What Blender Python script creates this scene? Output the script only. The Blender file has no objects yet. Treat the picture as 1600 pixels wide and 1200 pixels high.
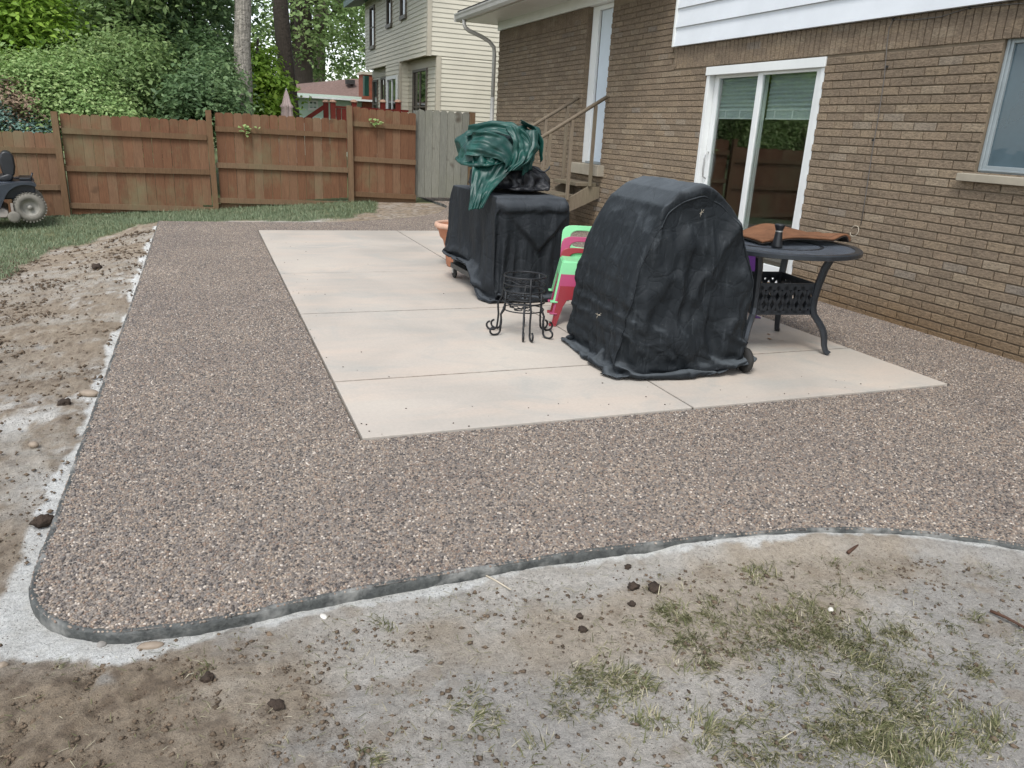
import bpy, bmesh, math, random
import numpy as np
from mathutils import Matrix, Vector
random.seed(7); RNG = np.random.default_rng(7)
PI = math.pi
scene = bpy.context.scene
COL = scene.collection

# ------------------------------------------------------------------ camera
CAM_H = 1.37
F_PX = 1200.0            # focal length in photo pixels (1600 x 1200)
def _basis():
    y = np.array([312-800., -(176-600.), -F_PX]); y /= np.linalg.norm(y)
    d = np.array([604-800., -(4190-600.), -F_PX]); d /= np.linalg.norm(d)
    z = -d; z = z - z.dot(y)*y; z /= np.linalg.norm(z)
    return np.array([np.cross(y, z), y, z])
CR = _basis()
cam_d = bpy.data.cameras.new('camera'); cam = bpy.data.objects.new('camera', cam_d); COL.objects.link(cam)
m4 = Matrix.Identity(4)
for i in range(3):
    for j in range(3): m4[i][j] = CR[i][j]
m4[2][3] = CAM_H
cam.matrix_world = m4
cam_d.sensor_width = 36; cam_d.lens = 36*F_PX/1600; cam_d.clip_end = 2000; cam_d.clip_start = 0.05
scene.camera = cam
# ------------------------------------------------------------------ world, sun, exposure
SUN_EL, SUN_AZ = math.radians(56), math.radians(215)   # azimuth of the sun, clockwise from +Y
world = bpy.data.worlds.new('World'); scene.world = world; world.use_nodes = True
wn = world.node_tree.nodes; wl = world.node_tree.links
bg = wn['Background']
sky = wn.new('ShaderNodeTexSky'); sky.sky_type = 'NISHITA'; sky.sun_disc = False
sky.sun_elevation = SUN_EL; sky.sun_rotation = SUN_AZ
sky.air_density = 1.0; sky.dust_density = 1.0; sky.ozone_density = 1.0
hs = wn.new('ShaderNodeHueSaturation'); hs.inputs['Saturation'].default_value = 0.36
wl.new(sky.outputs[0], hs.inputs['Color']); wl.new(hs.outputs[0], bg.inputs['Color'])
bg.inputs['Strength'].default_value = 0.15
sun_d = bpy.data.lights.new('sun', 'SUN'); sun = bpy.data.objects.new('sun', sun_d); COL.objects.link(sun)
sun_d.energy = 1.5; sun_d.angle = math.radians(20); sun_d.color = (1.0, 0.98, 0.95)
sdir = Vector((math.sin(SUN_AZ)*math.cos(SUN_EL), math.cos(SUN_AZ)*math.cos(SUN_EL), math.sin(SUN_EL)))
sun.rotation_euler = sdir.to_track_quat('Z', 'Y').to_euler(); sun.location = (0, 0, 12)
vs = scene.view_settings
vs.view_transform = 'Standard'; vs.look = 'None'; vs.gamma = 1.0; vs.use_curve_mapping = False
vs.exposure = 0.92
scene.cycles.use_denoising = True
scene.cycles.max_bounces = 8; scene.cycles.transparent_max_bounces = 12

# ------------------------------------------------------------------ photo pixel -> place
def ray(u, v):
    d = np.array([u-800., -(v-600.), -F_PX]); return CR @ d
def PZ(u, v, z=0.0):
    r = ray(u, v); t = (z-CAM_H)/r[2]; return Vector((r[0]*t, r[1]*t, z))
def PX(u, v, x):
    r = ray(u, v); t = x/r[0]; return Vector((x, r[1]*t, CAM_H+r[2]*t))
def PY(u, v, y):
    r = ray(u, v); t = y/r[1]; return Vector((r[0]*t, y, CAM_H+r[2]*t))

# ------------------------------------------------------------------ noise
def _hash(ix, iy, iz, seed):
    h = (ix.astype(np.int64)*374761393 + iy.astype(np.int64)*668265263 + iz.astype(np.int64)*2147483647 + seed*1442695) & 0xffffffff
    h = ((h ^ (h >> 13))*1274126177) & 0xffffffff
    return ((h ^ (h >> 16)) & 0xffff)/65535.0
def vnoise(x, y, z=None, seed=0):
    x = np.asarray(x, float); y = np.asarray(y, float)
    z = np.zeros_like(x) if z is None else np.asarray(z, float)
    ix, iy, iz = np.floor(x), np.floor(y), np.floor(z)
    fx, fy, fz = x-ix, y-iy, z-iz
    fx = fx*fx*(3-2*fx); fy = fy*fy*(3-2*fy); fz = fz*fz*(3-2*fz)
    r = 0
    for a in (0, 1):
        for b in (0, 1):
            for c in (0, 1):
                w = (fx if a else 1-fx)*(fy if b else 1-fy)*(fz if c else 1-fz)
                r = r + w*_hash(ix+a, iy+b, iz+c, seed)
    return r
def fbm(x, y, z=None, seed=0, o=4, g=.5):
    r = 0; a = 1; s = 0; x = np.asarray(x, float); y = np.asarray(y, float)
    for k in range(o):
        r = r + a*vnoise(x*2**k, y*2**k, None if z is None else z*2**k, seed+k*17); s += a; a *= g
    return r/s
def sstep(a, b, x):
    t = np.clip((x-a)/(b-a), 0, 1); return t*t*(3-2*t)

# ------------------------------------------------------------------ materials
def rgb(r, g, b):
    f = lambda c: ((c/255.)/12.92 if c/255. <= .04045 else ((c/255.+.055)/1.055)**2.4)
    return (f(r), f(g), f(b), 1)
class NT:
    def __init__(s, name):
        s.m = bpy.data.materials.new(name); s.m.use_nodes = True
        s.n = s.m.node_tree.nodes; s.l = s.m.node_tree.links
        s.b = s.n['Principled BSDF']; s.out = s.n['Material Output']
    def new(s, t, **k):
        n = s.n.new(t)
        for a, b in k.items(): setattr(n, a, b)
        return n
    def link(s, a, b): s.l.new(a, b)
    def coord(s, world=False):
        if world: return s.new('ShaderNodeNewGeometry').outputs['Position']
        return s.new('ShaderNodeTexCoord').outputs['Object']
    def noise(s, vec, scale, detail=4, rough=.6, dist=0, stretch=None):
        if stretch:
            mp = s.new('ShaderNodeMapping'); mp.inputs['Scale'].default_value = stretch; s.link(vec, mp.inputs['Vector']); vec = mp.outputs[0]
        n = s.new('ShaderNodeTexNoise'); n.inputs['Scale'].default_value = scale; n.inputs['Detail'].default_value = detail
        n.inputs['Roughness'].default_value = rough; n.inputs['Distortion'].default_value = dist
        s.link(vec, n.inputs['Vector']); return n.outputs['Fac']
    def ramp(s, fac, stops, interp='LINEAR'):
        r = s.new('ShaderNodeValToRGB'); r.color_ramp.interpolation = interp
        e = r.color_ramp.elements
        while len(e) < len(stops): e.new(.5)
        for k, (p, c) in enumerate(stops): e[k].position = p; e[k].color = c if len(c) == 4 else (*c, 1)
        s.link(fac, r.inputs['Fac']); return r.outputs['Color']
    def mix(s, a, b, fac, mode='MIX'):
        x = s.new('ShaderNodeMix', data_type='RGBA', blend_type=mode)
        for sock, val in ((x.inputs[0], fac), (x.inputs[6], a), (x.inputs[7], b)):
            if hasattr(val, 'links') or isinstance(val, bpy.types.NodeSocket): s.link(val, sock)
            else: sock.default_value = val
        return x.outputs[2]
    def bump(s, h, strength=.3, dist=.01, prev=None):
        b = s.new('ShaderNodeBump'); b.inputs['Strength'].default_value = strength; b.inputs['Distance'].default_value = dist
        s.link(h, b.inputs['Height'])
        if prev: s.link(prev, b.inputs['Normal'])
        return b.outputs['Normal']
    def done(s, color=None, rough=.6, normal=None, metal=0, spec=.5):
        if color is not None:
            if isinstance(color, bpy.types.NodeSocket): s.link(color, s.b.inputs['Base Color'])
            else: s.b.inputs['Base Color'].default_value = color
        if isinstance(rough, bpy.types.NodeSocket): s.link(rough, s.b.inputs['Roughness'])
        else: s.b.inputs['Roughness'].default_value = rough
        s.b.inputs['Metallic'].default_value = metal; s.b.inputs['Specular IOR Level'].default_value = spec
        if normal: s.link(normal, s.b.inputs['Normal'])
        return s.m
def gray(v): return (v, v, v, 1)
def simple(name, c, var=.25, scale=6, rough=.6, bump=.15, bscale=40, bdist=.004, metal=0, world=False, spec=.5, stretch=None):
    t = NT(name); co = t.coord(world)
    n = t.noise(co, scale, 5, .65, stretch=stretch)
    c0 = tuple(x*(1-var) for x in c[:3])+(1,); c1 = tuple(min(1, x*(1+var)) for x in c[:3])+(1,)
    col = t.ramp(n, [(.3, c0), (.7, c1)])
    nm = t.bump(t.noise(co, bscale, 4), bump, bdist) if bump else None
    rr = t.new('ShaderNodeMapRange'); rr.inputs[3].default_value = max(0, rough-.08); rr.inputs[4].default_value = min(1, rough+.1)
    t.link(n, rr.inputs[0])
    return t.done(col, rr.outputs[0], nm, metal, spec)

MAT = {}
def build_materials():
    # brick: colour by brick cell in world position
    t = NT('brick'); p = t.coord(True)
    sx = t.new('ShaderNodeSeparateXYZ'); t.link(p, sx.inputs[0])
    def math_(op, a, b=None, c=None):
        n = t.new('ShaderNodeMath', operation=op)
        for k, v in enumerate((a, b, c)):
            if v is None: continue
            if isinstance(v, bpy.types.NodeSocket): t.link(v, n.inputs[k])
            else: n.inputs[k].default_value = v
        return n.outputs[0]
    row = math_('FLOOR', math_('DIVIDE', math_('ADD', sx.outputs[2], .025), .0673))
    off = math_('MULTIPLY', math_('FLOORED_MODULO', row, 2.0), .5)
    cu = math_('FLOOR', math_('ADD', math_('DIVIDE', sx.outputs[1], .216), off))
    cb = t.new('ShaderNodeCombineXYZ'); t.link(cu, cb.inputs[0]); t.link(row, cb.inputs[1])
    wn_ = t.new('ShaderNodeTexWhiteNoise', noise_dimensions='2D'); t.link(cb.outputs[0], wn_.inputs['Vector'])
    base = t.ramp(wn_.outputs['Value'], [(0, rgb(123, 109, 92)), (.3, rgb(129, 114, 96)), (.6, rgb(134, 118, 99)), (.85, rgb(139, 123, 102)), (.96, rgb(144, 130, 111)), (1, rgb(126, 117, 106))])
    grime = t.noise(p, 1.1, 6, .7, 0, (1, 1, .6))
    # old water staining under the left eave and along the top, rust tint near the ground (own irregular shapes)
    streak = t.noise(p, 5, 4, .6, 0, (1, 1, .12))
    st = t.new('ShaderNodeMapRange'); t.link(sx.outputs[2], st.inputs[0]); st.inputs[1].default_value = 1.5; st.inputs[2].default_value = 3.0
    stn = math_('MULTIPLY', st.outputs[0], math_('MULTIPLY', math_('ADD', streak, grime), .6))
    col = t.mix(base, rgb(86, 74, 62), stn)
    lowr = t.new('ShaderNodeMapRange'); t.link(sx.outputs[2], lowr.inputs[0]); lowr.inputs[1].default_value = .34; lowr.inputs[2].default_value = .02
    col = t.mix(col, rgb(112, 84, 48), math_('MULTIPLY', lowr.outputs[0], math_('MULTIPLY', grime, .95)))
    fine = t.noise(p, 62, 5, .78, .6, (1, .6, 1.7))
    col = t.mix(col, t.ramp(fine, [(.3, gray(.36)), (.5, gray(1.0)), (.68, gray(1.5))]), 1.0, 'MULTIPLY')
    nm = t.bump(fine, 1.0, .012)
    MAT['brick'] = t.done(col, .85, nm, spec=.3)
    MAT['mortar'] = simple('mortar', rgb(116, 104, 88), .18, 8, .95, .4, 160, .002, world=True, spec=.2)
    # weathered brown fence wood (per board random), greenish low down and grey on top
    def wood(name, c0, c1, c2, alg=.5):
        t = NT(name); co = t.coord(True)
        oi = t.new('ShaderNodeObjectInfo')
        grain = t.noise(co, 14, 6, .7, 1.2, (6, 6, .35))
        base = t.ramp(oi.outputs['Random'], [(0, c0), (.5, c1), (1, c2)])
        col = t.mix(base, t.ramp(grain, [(.25, gray(.55)), (.7, gray(1.2))]), 1.0, 'MULTIPLY')
        alga = t.noise(co, 1.3, 5, .7, 0, (1, 1, .7))
        col = t.mix(col, rgb(112, 112, 84), t.ramp(alga, [(.5, gray(0)), (.72, gray(alg))]))
        knots = t.noise(co, 3.2, 2, .5)
        col = t.mix(col, rgb(58, 42, 30), t.ramp(knots, [(.68, gray(0)), (.78, gray(.7))]))
        return t.done(col, .82, t.bump(grain, .4, .003), spec=.3)
    MAT['fence_wood'] = wood('fence_wood', rgb(106, 74, 53), rgb(116, 82, 59), rgb(122, 97, 75), .65)
    MAT['fence_rail'] = wood('fence_rail', rgb(104, 80, 58), rgb(112, 86, 62), rgb(116, 94, 72), .5)
    MAT['gate_wood'] = wood('gate_wood', rgb(118, 118, 110), rgb(127, 127, 117), rgb(134, 133, 122), .25)
    MAT['deck_wood'] = wood('deck_wood', rgb(98, 30, 24), rgb(112, 36, 28), rgb(118, 42, 34), .1)
    MAT['grey_wood'] = wood('grey_wood', rgb(112, 101, 86), rgb(120, 108, 92), rgb(128, 116, 100), .3)
    # siding
    MAT['siding_cream'] = simple('siding_cream', rgb(196, 190, 172), .06, 2, .55, .08, 30, .002, world=True)
    MAT['siding_white'] = simple('siding_white', rgb(206, 210, 214), .06, 2, .5, .1, 25, .002, world=True)
    MAT['trim_white'] = simple('trim_white', rgb(215, 217, 215), .05, 3, .45, .05, 30, .002, world=True)
    MAT['trim_tan'] = simple('trim_tan', rgb(176, 168, 150), .06, 3, .5, .05, 30, .002, world=True)
    MAT['mint'] = simple('mint', rgb(186, 206, 192), .05, 2, .6, .05, 30, .002, world=True)
    MAT['door_blue'] = simple('door_blue', rgb(196, 206, 214), .05, 2, .4, .05, 20, .002, world=True)
    MAT['gutter'] = simple('gutter', rgb(172, 170, 164), .08, 4, .45, .05, 30, .002, world=True)
    MAT['green_trim'] = simple('green_trim', rgb(34, 88, 74), .1, 4, .5, .05)
    MAT['shingle'] = simple('shingle', rgb(108, 88, 80), .3, 12, .9, .5, 25, .01, world=True, stretch=(1, 1, 1))
    MAT['shingle_dark'] = simple('shingle_dark', rgb(52, 50, 48), .3, 12, .9, .5, 25, .01, world=True)
    MAT['red_brick'] = simple('red_brick', rgb(126, 70, 50), .3, 9, .9, .4, 30, .006, world=True)
    MAT['win_frame'] = simple('win_frame', rgb(92, 84, 74), .1, 3, .5, .05)
    MAT['aluminium'] = simple('aluminium', rgb(150, 158, 160), .12, 4, .45, .1, 30, .002, metal=.35, world=True)
    MAT['sill_stone'] = simple('sill_stone', rgb(150, 142, 126), .15, 6, .85, .3, 60, .003, world=True)
    MAT['dark_room'] = simple('dark_room', (.30, .26, .22, 1), .15, 2, .8, 0)
    MAT['room_floor'] = simple('room_floor', (.34, .26, .19, 1), .2, 3, .5, 0)
    MAT['carton'] = simple('carton', (.35, .30, .25, 1), .1, 3, .8, 0)
    MAT['blind'] = simple('blind', rgb(170, 178, 178), .08, 5, .8, .3, 120, .002, world=True, stretch=(1, 1, 12))
    # window glass: fresnel reflection over clear
    def glass(name, tint, dust=0.0, dcol=(.3, .36, .4, 1)):
        t = NT(name)
        fr = t.new('ShaderNodeFresnel'); ge = t.new('ShaderNodeNewGeometry'); mr = t.new('ShaderNodeMapRange'); mr.inputs[3].default_value = 2.0; mr.inputs[4].default_value = 1/2.0; t.link(ge.outputs['Backfacing'], mr.inputs[0]); t.link(mr.outputs[0], fr.inputs[0])
        tr = t.new('ShaderNodeBsdfTransparent'); tr.inputs[0].default_value = tint
        gl = t.new('ShaderNodeBsdfGlossy'); gl.inputs['Roughness'].default_value = .015
        mx = t.new('ShaderNodeMixShader'); t.link(fr.outputs[0], mx.inputs[0]); t.link(tr.outputs[0], mx.inputs[1]); t.link(gl.outputs[0], mx.inputs[2])
        o = mx.outputs[0]
        if dust:
            df = t.new('ShaderNodeBsdfDiffuse'); df.inputs[0].default_value = dcol
            n = t.noise(t.coord(True), 2.2, 4, .6)
            rp = t.ramp(n, [(.3, gray(dust*.7)), (.7, gray(dust*1.2))])
            m2 = t.new('ShaderNodeMixShader'); t.link(rp, m2.inputs[0]); t.link(o, m2.inputs[1]); t.link(df.outputs[0], m2.inputs[2]); o = m2.outputs[0]
        t.link(o, t.out.inputs[0]); return t.m
    MAT['glass'] = glass('glass', (.86, .9, .89, 1))
    MAT['screen_glass'] = glass('screen_glass', (.5, .55, .58, 1), .62, rgb(98, 116, 124))
    MAT['far_glass'] = glass('far_glass', (.25, .28, .3, 1))
    # concrete patio
    t = NT('patio_concrete'); p = t.coord(True)
    big = t.noise(p, .75, 5, .6, .6); brush = t.noise(p, 2.4, 5, .6, .2, (.25, 1.4, 1)); fine = t.noise(p, 60, 4, .7)
    col = t.ramp(big, [(.25, rgb(162, 156, 147)), (.5, rgb(180, 171, 160)), (.75, rgb(190, 181, 168))])
    col = t.mix(col, rgb(194, 177, 161), t.ramp(brush, [(.48, gray(0)), (.72, gray(.65))]))
    col = t.mix(col, rgb(164, 162, 155), t.ramp(t.noise(p, 1.6, 5, .65, 1.2), [(.5, gray(0)), (.66, gray(.6))]))
    col = t.mix(col, t.ramp(fine, [(.3, gray(.93)), (.7, gray(1.04))]), 1.0, 'MULTIPLY')
    vor = t.new('ShaderNodeTexVoronoi'); vor.inputs['Scale'].default_value = 5.5; t.link(p, vor.inputs['Vector'])
    speck = t.ramp(vor.outputs['Distance'], [(.012, gray(1)), (.02, gray(0))])
    col = t.mix(col, rgb(96, 84, 70), speck)
    # dirt caught along the saw cuts
    sx = t.new('ShaderNodeSeparateXYZ'); t.link(p, sx.inputs[0]); wob = t.noise(p, 14, 4, .7)
    for (ax, pos, wd, am) in ((1, 4.075, .014, .6), (1, 5.69, .016, .6), (0, 2.362, .012, .55), (1, 7.31, .018, .3)):
        a_ = t.new('ShaderNodeMath', operation='SUBTRACT'); t.link(sx.outputs[ax], a_.inputs[0]); a_.inputs[1].default_value = pos
        b_ = t.new('ShaderNodeMath', operation='ABSOLUTE'); t.link(a_.outputs[0], b_.inputs[0])
        c_ = t.new('ShaderNodeMapRange'); t.link(b_.outputs[0], c_.inputs[0]); c_.inputs[1].default_value = wd; c_.inputs[2].default_value = wd*.35; c_.inputs[4].default_value = am
        d_ = t.new('ShaderNodeMath', operation='MULTIPLY'); t.link(c_.outputs[0], d_.inputs[0]); t.link(t.ramp(wob, [(.3, gray(.25)), (.6, gray(1))]), d_.inputs[1])
        col = t.mix(col, rgb(88, 80, 70), d_.outputs[0])
    MAT['patio_concrete'] = t.done(col, t.ramp(big, [(.3, gray(.5)), (.7, gray(.68))]), t.bump(fine, .12, .002), spec=.4)
    # exposed aggregate: cement bed and pebbles
    t = NT('aggregate_bed'); p = t.coord(True)
    n = t.noise(p, 120, 4, .7); v = t.new('ShaderNodeTexVoronoi'); v.inputs['Scale'].default_value = 95; t.link(p, v.inputs['Vector'])
    bt = t.noise(p, .9, 4, .6)
    col = t.mix(t.ramp(n, [(.3, rgb(92, 86, 80)), (.7, rgb(138, 130, 122))]), t.ramp(v.outputs['Color'], [(.1, rgb(88, 82, 78)), (.6, rgb(150, 138, 126)), (.9, rgb(188, 178, 166))]), .5)
    MAT['aggregate_bed'] = t.done(col, .6, t.bump(v.outputs['Distance'], .8, .006))
    t = NT('pebble'); oi = t.new('ShaderNodeObjectInfo'); p = t.coord(True)
    r = oi.outputs['Random']
    col = t.ramp(r, [(0, rgb(64, 60, 58)), (.12, rgb(92, 86, 82)), (.28, rgb(118, 108, 99)), (.42, rgb(132, 121, 110)), (.55, rgb(111, 106, 102)), (.67, rgb(144, 131, 117)), (.77, rgb(124, 107, 94)), (.87, rgb(158, 147, 135)), (.972, rgb(188, 180, 170)), (1, rgb(82, 75, 70))], 'CONSTANT')
    patch = t.noise(p, .9, 5, .65)
    col = t.mix(col, t.ramp(patch, [(.3, (.84, .81, .80, 1)), (.7, (1.12, 1.08, 1.02, 1))]), 1.0, 'MULTIPLY')
    MAT['pebble'] = t.done(col, .42, None, spec=.5)
    t = NT('slab_edge'); p = t.coord(True); n = t.noise(p, 30, 5, .7)
    n2 = t.noise(p, 7, 4, .6)
    col = t.ramp(n, [(.3, rgb(40, 43, 43)), (.7, rgb(88, 90, 87))])
    col = t.mix(col, rgb(150, 149, 144), t.ramp(n2, [(.5, gray(0)), (.66, gray(.75))]))
    MAT['slab_edge'] = t.done(col, .6, t.bump(n, .8, .01))
    # soil: colour attribute painted per vertex (kinds of ground), plus fine grain
    t = NT('soil'); p = t.coord(True)
    a = t.new('ShaderNodeVertexColor'); a.layer_name = 'col'
    f1 = t.noise(p, 55, 6, .75); f2 = t.noise(p, 220, 4, .7); f3 = t.noise(p, 9, 5, .7)
    col = t.mix(a.outputs['Color'], t.ramp(f1, [(.25, gray(.58)), (.5, gray(1.0)), (.75, gray(1.24))]), 1.0, 'MULTIPLY')
    col = t.mix(col, t.ramp(f2, [(.3, gray(.84)), (.7, gray(1.1))]), .7, 'MULTIPLY')
    col = t.mix(col, t.ramp(f3, [(.3, (.86, .83, .78, 1)), (.7, (1.08, 1.08, 1.08, 1))]), .8, 'MULTIPLY')
    vs_ = t.new('ShaderNodeTexVoronoi'); vs_.inputs['Scale'].default_value = 85; t.link(p, vs_.inputs['Vector'])
    sp = t.mix(gray(0), t.ramp(vs_.outputs['Distance'], [(.14, gray(.75)), (.26, gray(0))]), t.ramp(t.noise(p, 6, 4, .7), [(.45, gray(0)), (.6, gray(1))]))
    col = t.mix(col, rgb(70, 60, 50), sp)
    nb = t.bump(f1, .8, .016); nb = t.bump(f2, .5, .006, nb); nb = t.bump(sp, .6, .006, nb)
    MAT['soil'] = t.done(col, .78, nb, spec=.35)
    MAT['clod'] = simple('clod', rgb(98, 85, 71), .5, 14, .9, .8, 60, .01, world=True, spec=.2)
    MAT['clod_dark'] = simple('clod_dark', rgb(58, 48, 40), .3, 30, .85, .9, 70, .012, world=True, spec=.3)
    MAT['stone_tan'] = simple('stone_tan', rgb(136, 122, 106), .2, 20, .6, .3, 60, .004)
    MAT['stone_white'] = simple('stone_white', rgb(206, 202, 192), .1, 20, .5, .2, 60, .003)
    MAT['stone_grey'] = simple('stone_grey', rgb(130, 126, 120), .2, 20, .7, .3, 60, .004)
    MAT['twig'] = simple('twig', rgb(74, 50, 36), .3, 20, .8, .4, 60, .004)
    MAT['twig_pale'] = simple('twig_pale', rgb(176, 166, 148), .2, 20, .8, .4, 60, .004)
    MAT['leaf_dead'] = simple('leaf_dead', rgb(140, 100, 66), .25, 20, .7, .2)
    MAT['leaf_yellow'] = simple('leaf_yellow', rgb(196, 200, 70), .15, 20, .6, .1)
    # leaves and grass with a per-piece tint attribute and light passing through
    def leafmat(name, stops, rough=.5, trans=.35):
        t = NT(name); a = t.new('ShaderNodeAttribute'); a.attribute_name = 'tint'
        col = t.ramp(a.outputs['Fac'], stops)
        t.done(col, rough, spec=.35)
        tl = t.new('ShaderNodeBsdfTranslucent'); t.link(col, tl.inputs[0])
        mx = t.new('ShaderNodeMixShader'); mx.inputs[0].default_value = trans
        t.link(t.b.outputs[0], mx.inputs[1]); t.link(tl.outputs[0], mx.inputs[2]); t.link(mx.outputs[0], t.out.inputs[0])
        return t.m
    MAT['leaf_green'] = leafmat('leaf_green', [(0, (.10, .16, .055, 1)), (.5, (.20, .30, .105, 1)), (1, (.36, .46, .19, 1))], .5, .42)
    MAT['leaf_deep'] = leafmat('leaf_deep', [(0, (.065, .115, .05, 1)), (.5, (.135, .22, .095, 1)), (1, (.25, .35, .16, 1))], .5, .42)
    MAT['leaf_light'] = leafmat('leaf_light', [(0, (.15, .25, .08, 1)), (.5, (.27, .40, .14, 1)), (1, (.42, .52, .22, 1))])
    MAT['leaf_lime'] = leafmat('leaf_lime', [(0, (0.135, 0.243, 0.034, 1)), (0.5, (0.23, 0.378, 0.047, 1)), (1, (0.351, 0.486, 0.081, 1))])
    MAT['leaf_blue'] = leafmat('leaf_blue', [(0, (0.08, 0.144, 0.12, 1)), (0.5, (0.144, 0.24, 0.2, 1)), (1, (0.224, 0.336, 0.272, 1))], .6, .1)
    MAT['leaf_brown'] = leafmat('leaf_brown', [(0, (0.135, 0.09, 0.06, 1)), (0.5, (0.24, 0.165, 0.112, 1)), (1, (0.33, 0.255, 0.165, 1))], .7, .1)
    MAT['grass_green'] = leafmat('grass_green', [(0, (.09, .12, .065, 1)), (.5, (.17, .22, .125, 1)), (.8, (.25, .30, .18, 1)), (1, (.46, .42, .28, 1))], .55, .3)
    MAT['grass_tramp'] = leafmat('grass_tramp', [(0, (.05, .052, .025, 1)), (.3, (.105, .11, .045, 1)), (.58, (.18, .19, .085, 1)), (.76, (.28, .25, .14, 1)), (1, (.55, .50, .37, 1))], .6, .25)
    MAT['bark_grey'] = simple('bark_grey', rgb(140, 134, 124), .55, 7, .9, 1.0, 14, .06, world=True, stretch=(5, 5, .4))
    MAT['bark_dark'] = simple('bark_dark', rgb(70, 62, 54), .35, 9, .9, 1.0, 16, .04, world=True, stretch=(5, 5, .5))
    # cloth covers
    def cover(name, c, dustc, amt, sc=1.0):
        t = NT(name); p = t.coord()
        n = t.noise(p, 3.2, 5, .65); sp = t.noise(p, 70, 3, .6); w = t.noise(p, 420, 2, .5)
        v = t.new('ShaderNodeTexVoronoi'); v.inputs['Scale'].default_value = 42; t.link(p, v.inputs['Vector'])
        blot = t.noise(p, 4.5, 4, .6)
        geo = t.new('ShaderNodeNewGeometry'); sx = t.new('ShaderNodeSeparateXYZ'); t.link(geo.outputs['Normal'], sx.inputs[0])
        up = t.ramp(sx.outputs[2], [(.42, gray(0)), (.97, gray(1))])
        col = t.mix(c, dustc, t.mix(gray(0), t.ramp(n, [(.25, gray(.45*amt)), (.75, gray(amt))]), up))      # settled dust
        col = t.mix(col, dustc, t.ramp(blot, [(.55, gray(0)), (.8, gray(.09))]))
        spk = t.mix(gray(0), t.ramp(v.outputs['Distance'], [(.03, gray(.55)), (.08, gray(0))]), t.ramp(blot, [(.5, gray(0)), (.62, gray(1))]))
        col = t.mix(col, rgb(150, 146, 130), spk)
        nb = t.bump(w, .15, .001); wv = t.new('ShaderNodeTexNoise'); wv.inputs['Scale'].default_value = 4; wv.inputs['Detail'].default_value = 3; t.link(p, wv.inputs['Vector'])
        pw = t.mix(p, wv.outputs['Color'], .12)
        v1 = t.new('ShaderNodeTexVoronoi', feature='DISTANCE_TO_EDGE'); v1.inputs['Scale'].default_value = 5; t.link(pw, v1.inputs['Vector'])
        v2 = t.new('ShaderNodeTexVoronoi', feature='DISTANCE_TO_EDGE'); v2.inputs['Scale'].default_value = 13; t.link(pw, v2.inputs['Vector'])
        nb = t.bump(t.ramp(v1.outputs['Distance'], [(0, gray(0)), (.05, gray(.8)), (.25, gray(1))]), .35, .008, nb)
        nb = t.bump(t.ramp(v2.outputs['Distance'], [(0, gray(0)), (.07, gray(.8)), (.3, gray(1))]), .3, .004, nb)
        sk = t.noise(p, 9, 5, .7, .3, (4, 4, .35))
        col = t.mix(col, dustc, t.ramp(sk, [(.56, gray(0)), (.74, gray(.22))]))
        return t.done(col, .72, nb, spec=.3)
    MAT['cover_a'] = cover('cover_a', rgb(21, 26, 30), rgb(98, 104, 108), .75)
    MAT['cover_b'] = cover('cover_b', rgb(24, 28, 32), rgb(92, 97, 102), .6)
    t = NT('tarp_green'); p = t.coord(); n = t.noise(p, 5, 5, .7, .8); cr = t.noise(p, 22, 5, .7, 1.5)
    col = t.ramp(n, [(.3, rgb(8, 44, 40)), (.6, rgb(14, 66, 58)), (.8, rgb(36, 90, 80))])
    col = t.mix(col, rgb(120, 150, 148), t.ramp(cr, [(.6, gray(0)), (.8, gray(.28))]))
    rn = t.new('ShaderNodeTexNoise', noise_type='RIDGED_MULTIFRACTAL'); rn.inputs['Scale'].default_value = 6; rn.inputs['Detail'].default_value = 5; rn.inputs['Distortion'].default_value = 1.0; t.link(p, rn.inputs['Vector'])
    v1 = t.new('ShaderNodeTexVoronoi'); v1.inputs['Scale'].default_value = 16; t.link(p, v1.inputs['Vector'])
    MAT['tarp_green'] = t.done(col, .46, t.bump(v1.outputs['Distance'], .3, .012, t.bump(rn.outputs['Fac'], .25, .012)), spec=.5)
    MAT['bag_black'] = simple('bag_black', rgb(20, 21, 25), .2, 5, .45, .5, 11, .02)
    MAT['black_iron'] = simple('black_iron', rgb(34, 35, 37), .25, 20, .5, .25, 80, .002, metal=.3)
    MAT['table_iron'] = simple('table_iron', rgb(46, 50, 55), .2, 15, .33, .2, 60, .002, metal=.25)
    MAT['table_top_skylit'] = simple('table_top_skylit', rgb(92, 98, 106), .25, 15, .34, .2, 60, .002, metal=.35)  # paler than the iron: reflected sky is put into the top's colour
    MAT['black_plastic'] = simple('black_plastic', rgb(28, 30, 33), .2, 8, .4, .05)
    MAT['dark_metal'] = simple('dark_metal', rgb(84, 84, 82), .3, 14, .55, .2, 60, .002, metal=.5)
    MAT['rubber'] = simple('rubber', rgb(36, 35, 33), .3, 14, .8, .3)
    MAT['tyre_dusty'] = simple('tyre_dusty', rgb(116, 112, 103), .2, 14, .9, .5, 40, .004)
    MAT['rim_dusty'] = simple('rim_dusty', rgb(132, 129, 120), .2, 14, .6, .2, 40, .002)
    MAT['mower_body'] = simple('mower_body', rgb(44, 50, 58), .25, 7, .35, .1)
    MAT['mower_deck'] = simple('mower_deck', rgb(142, 134, 126), .2, 9, .6, .2)
    MAT['silver'] = simple('silver', rgb(180, 180, 178), .1, 9, .35, .05, metal=.7)
    for n_, c in (('plastic_green', rgb(124, 196, 142)), ('plastic_pink', rgb(158, 58, 96)), ('plastic_red', rgb(132, 28, 38)), ('plastic_purple', rgb(84, 42, 112))):
        MAT[n_] = simple(n_, c, .07, 7, .38, .1, 90, .001)
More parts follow.
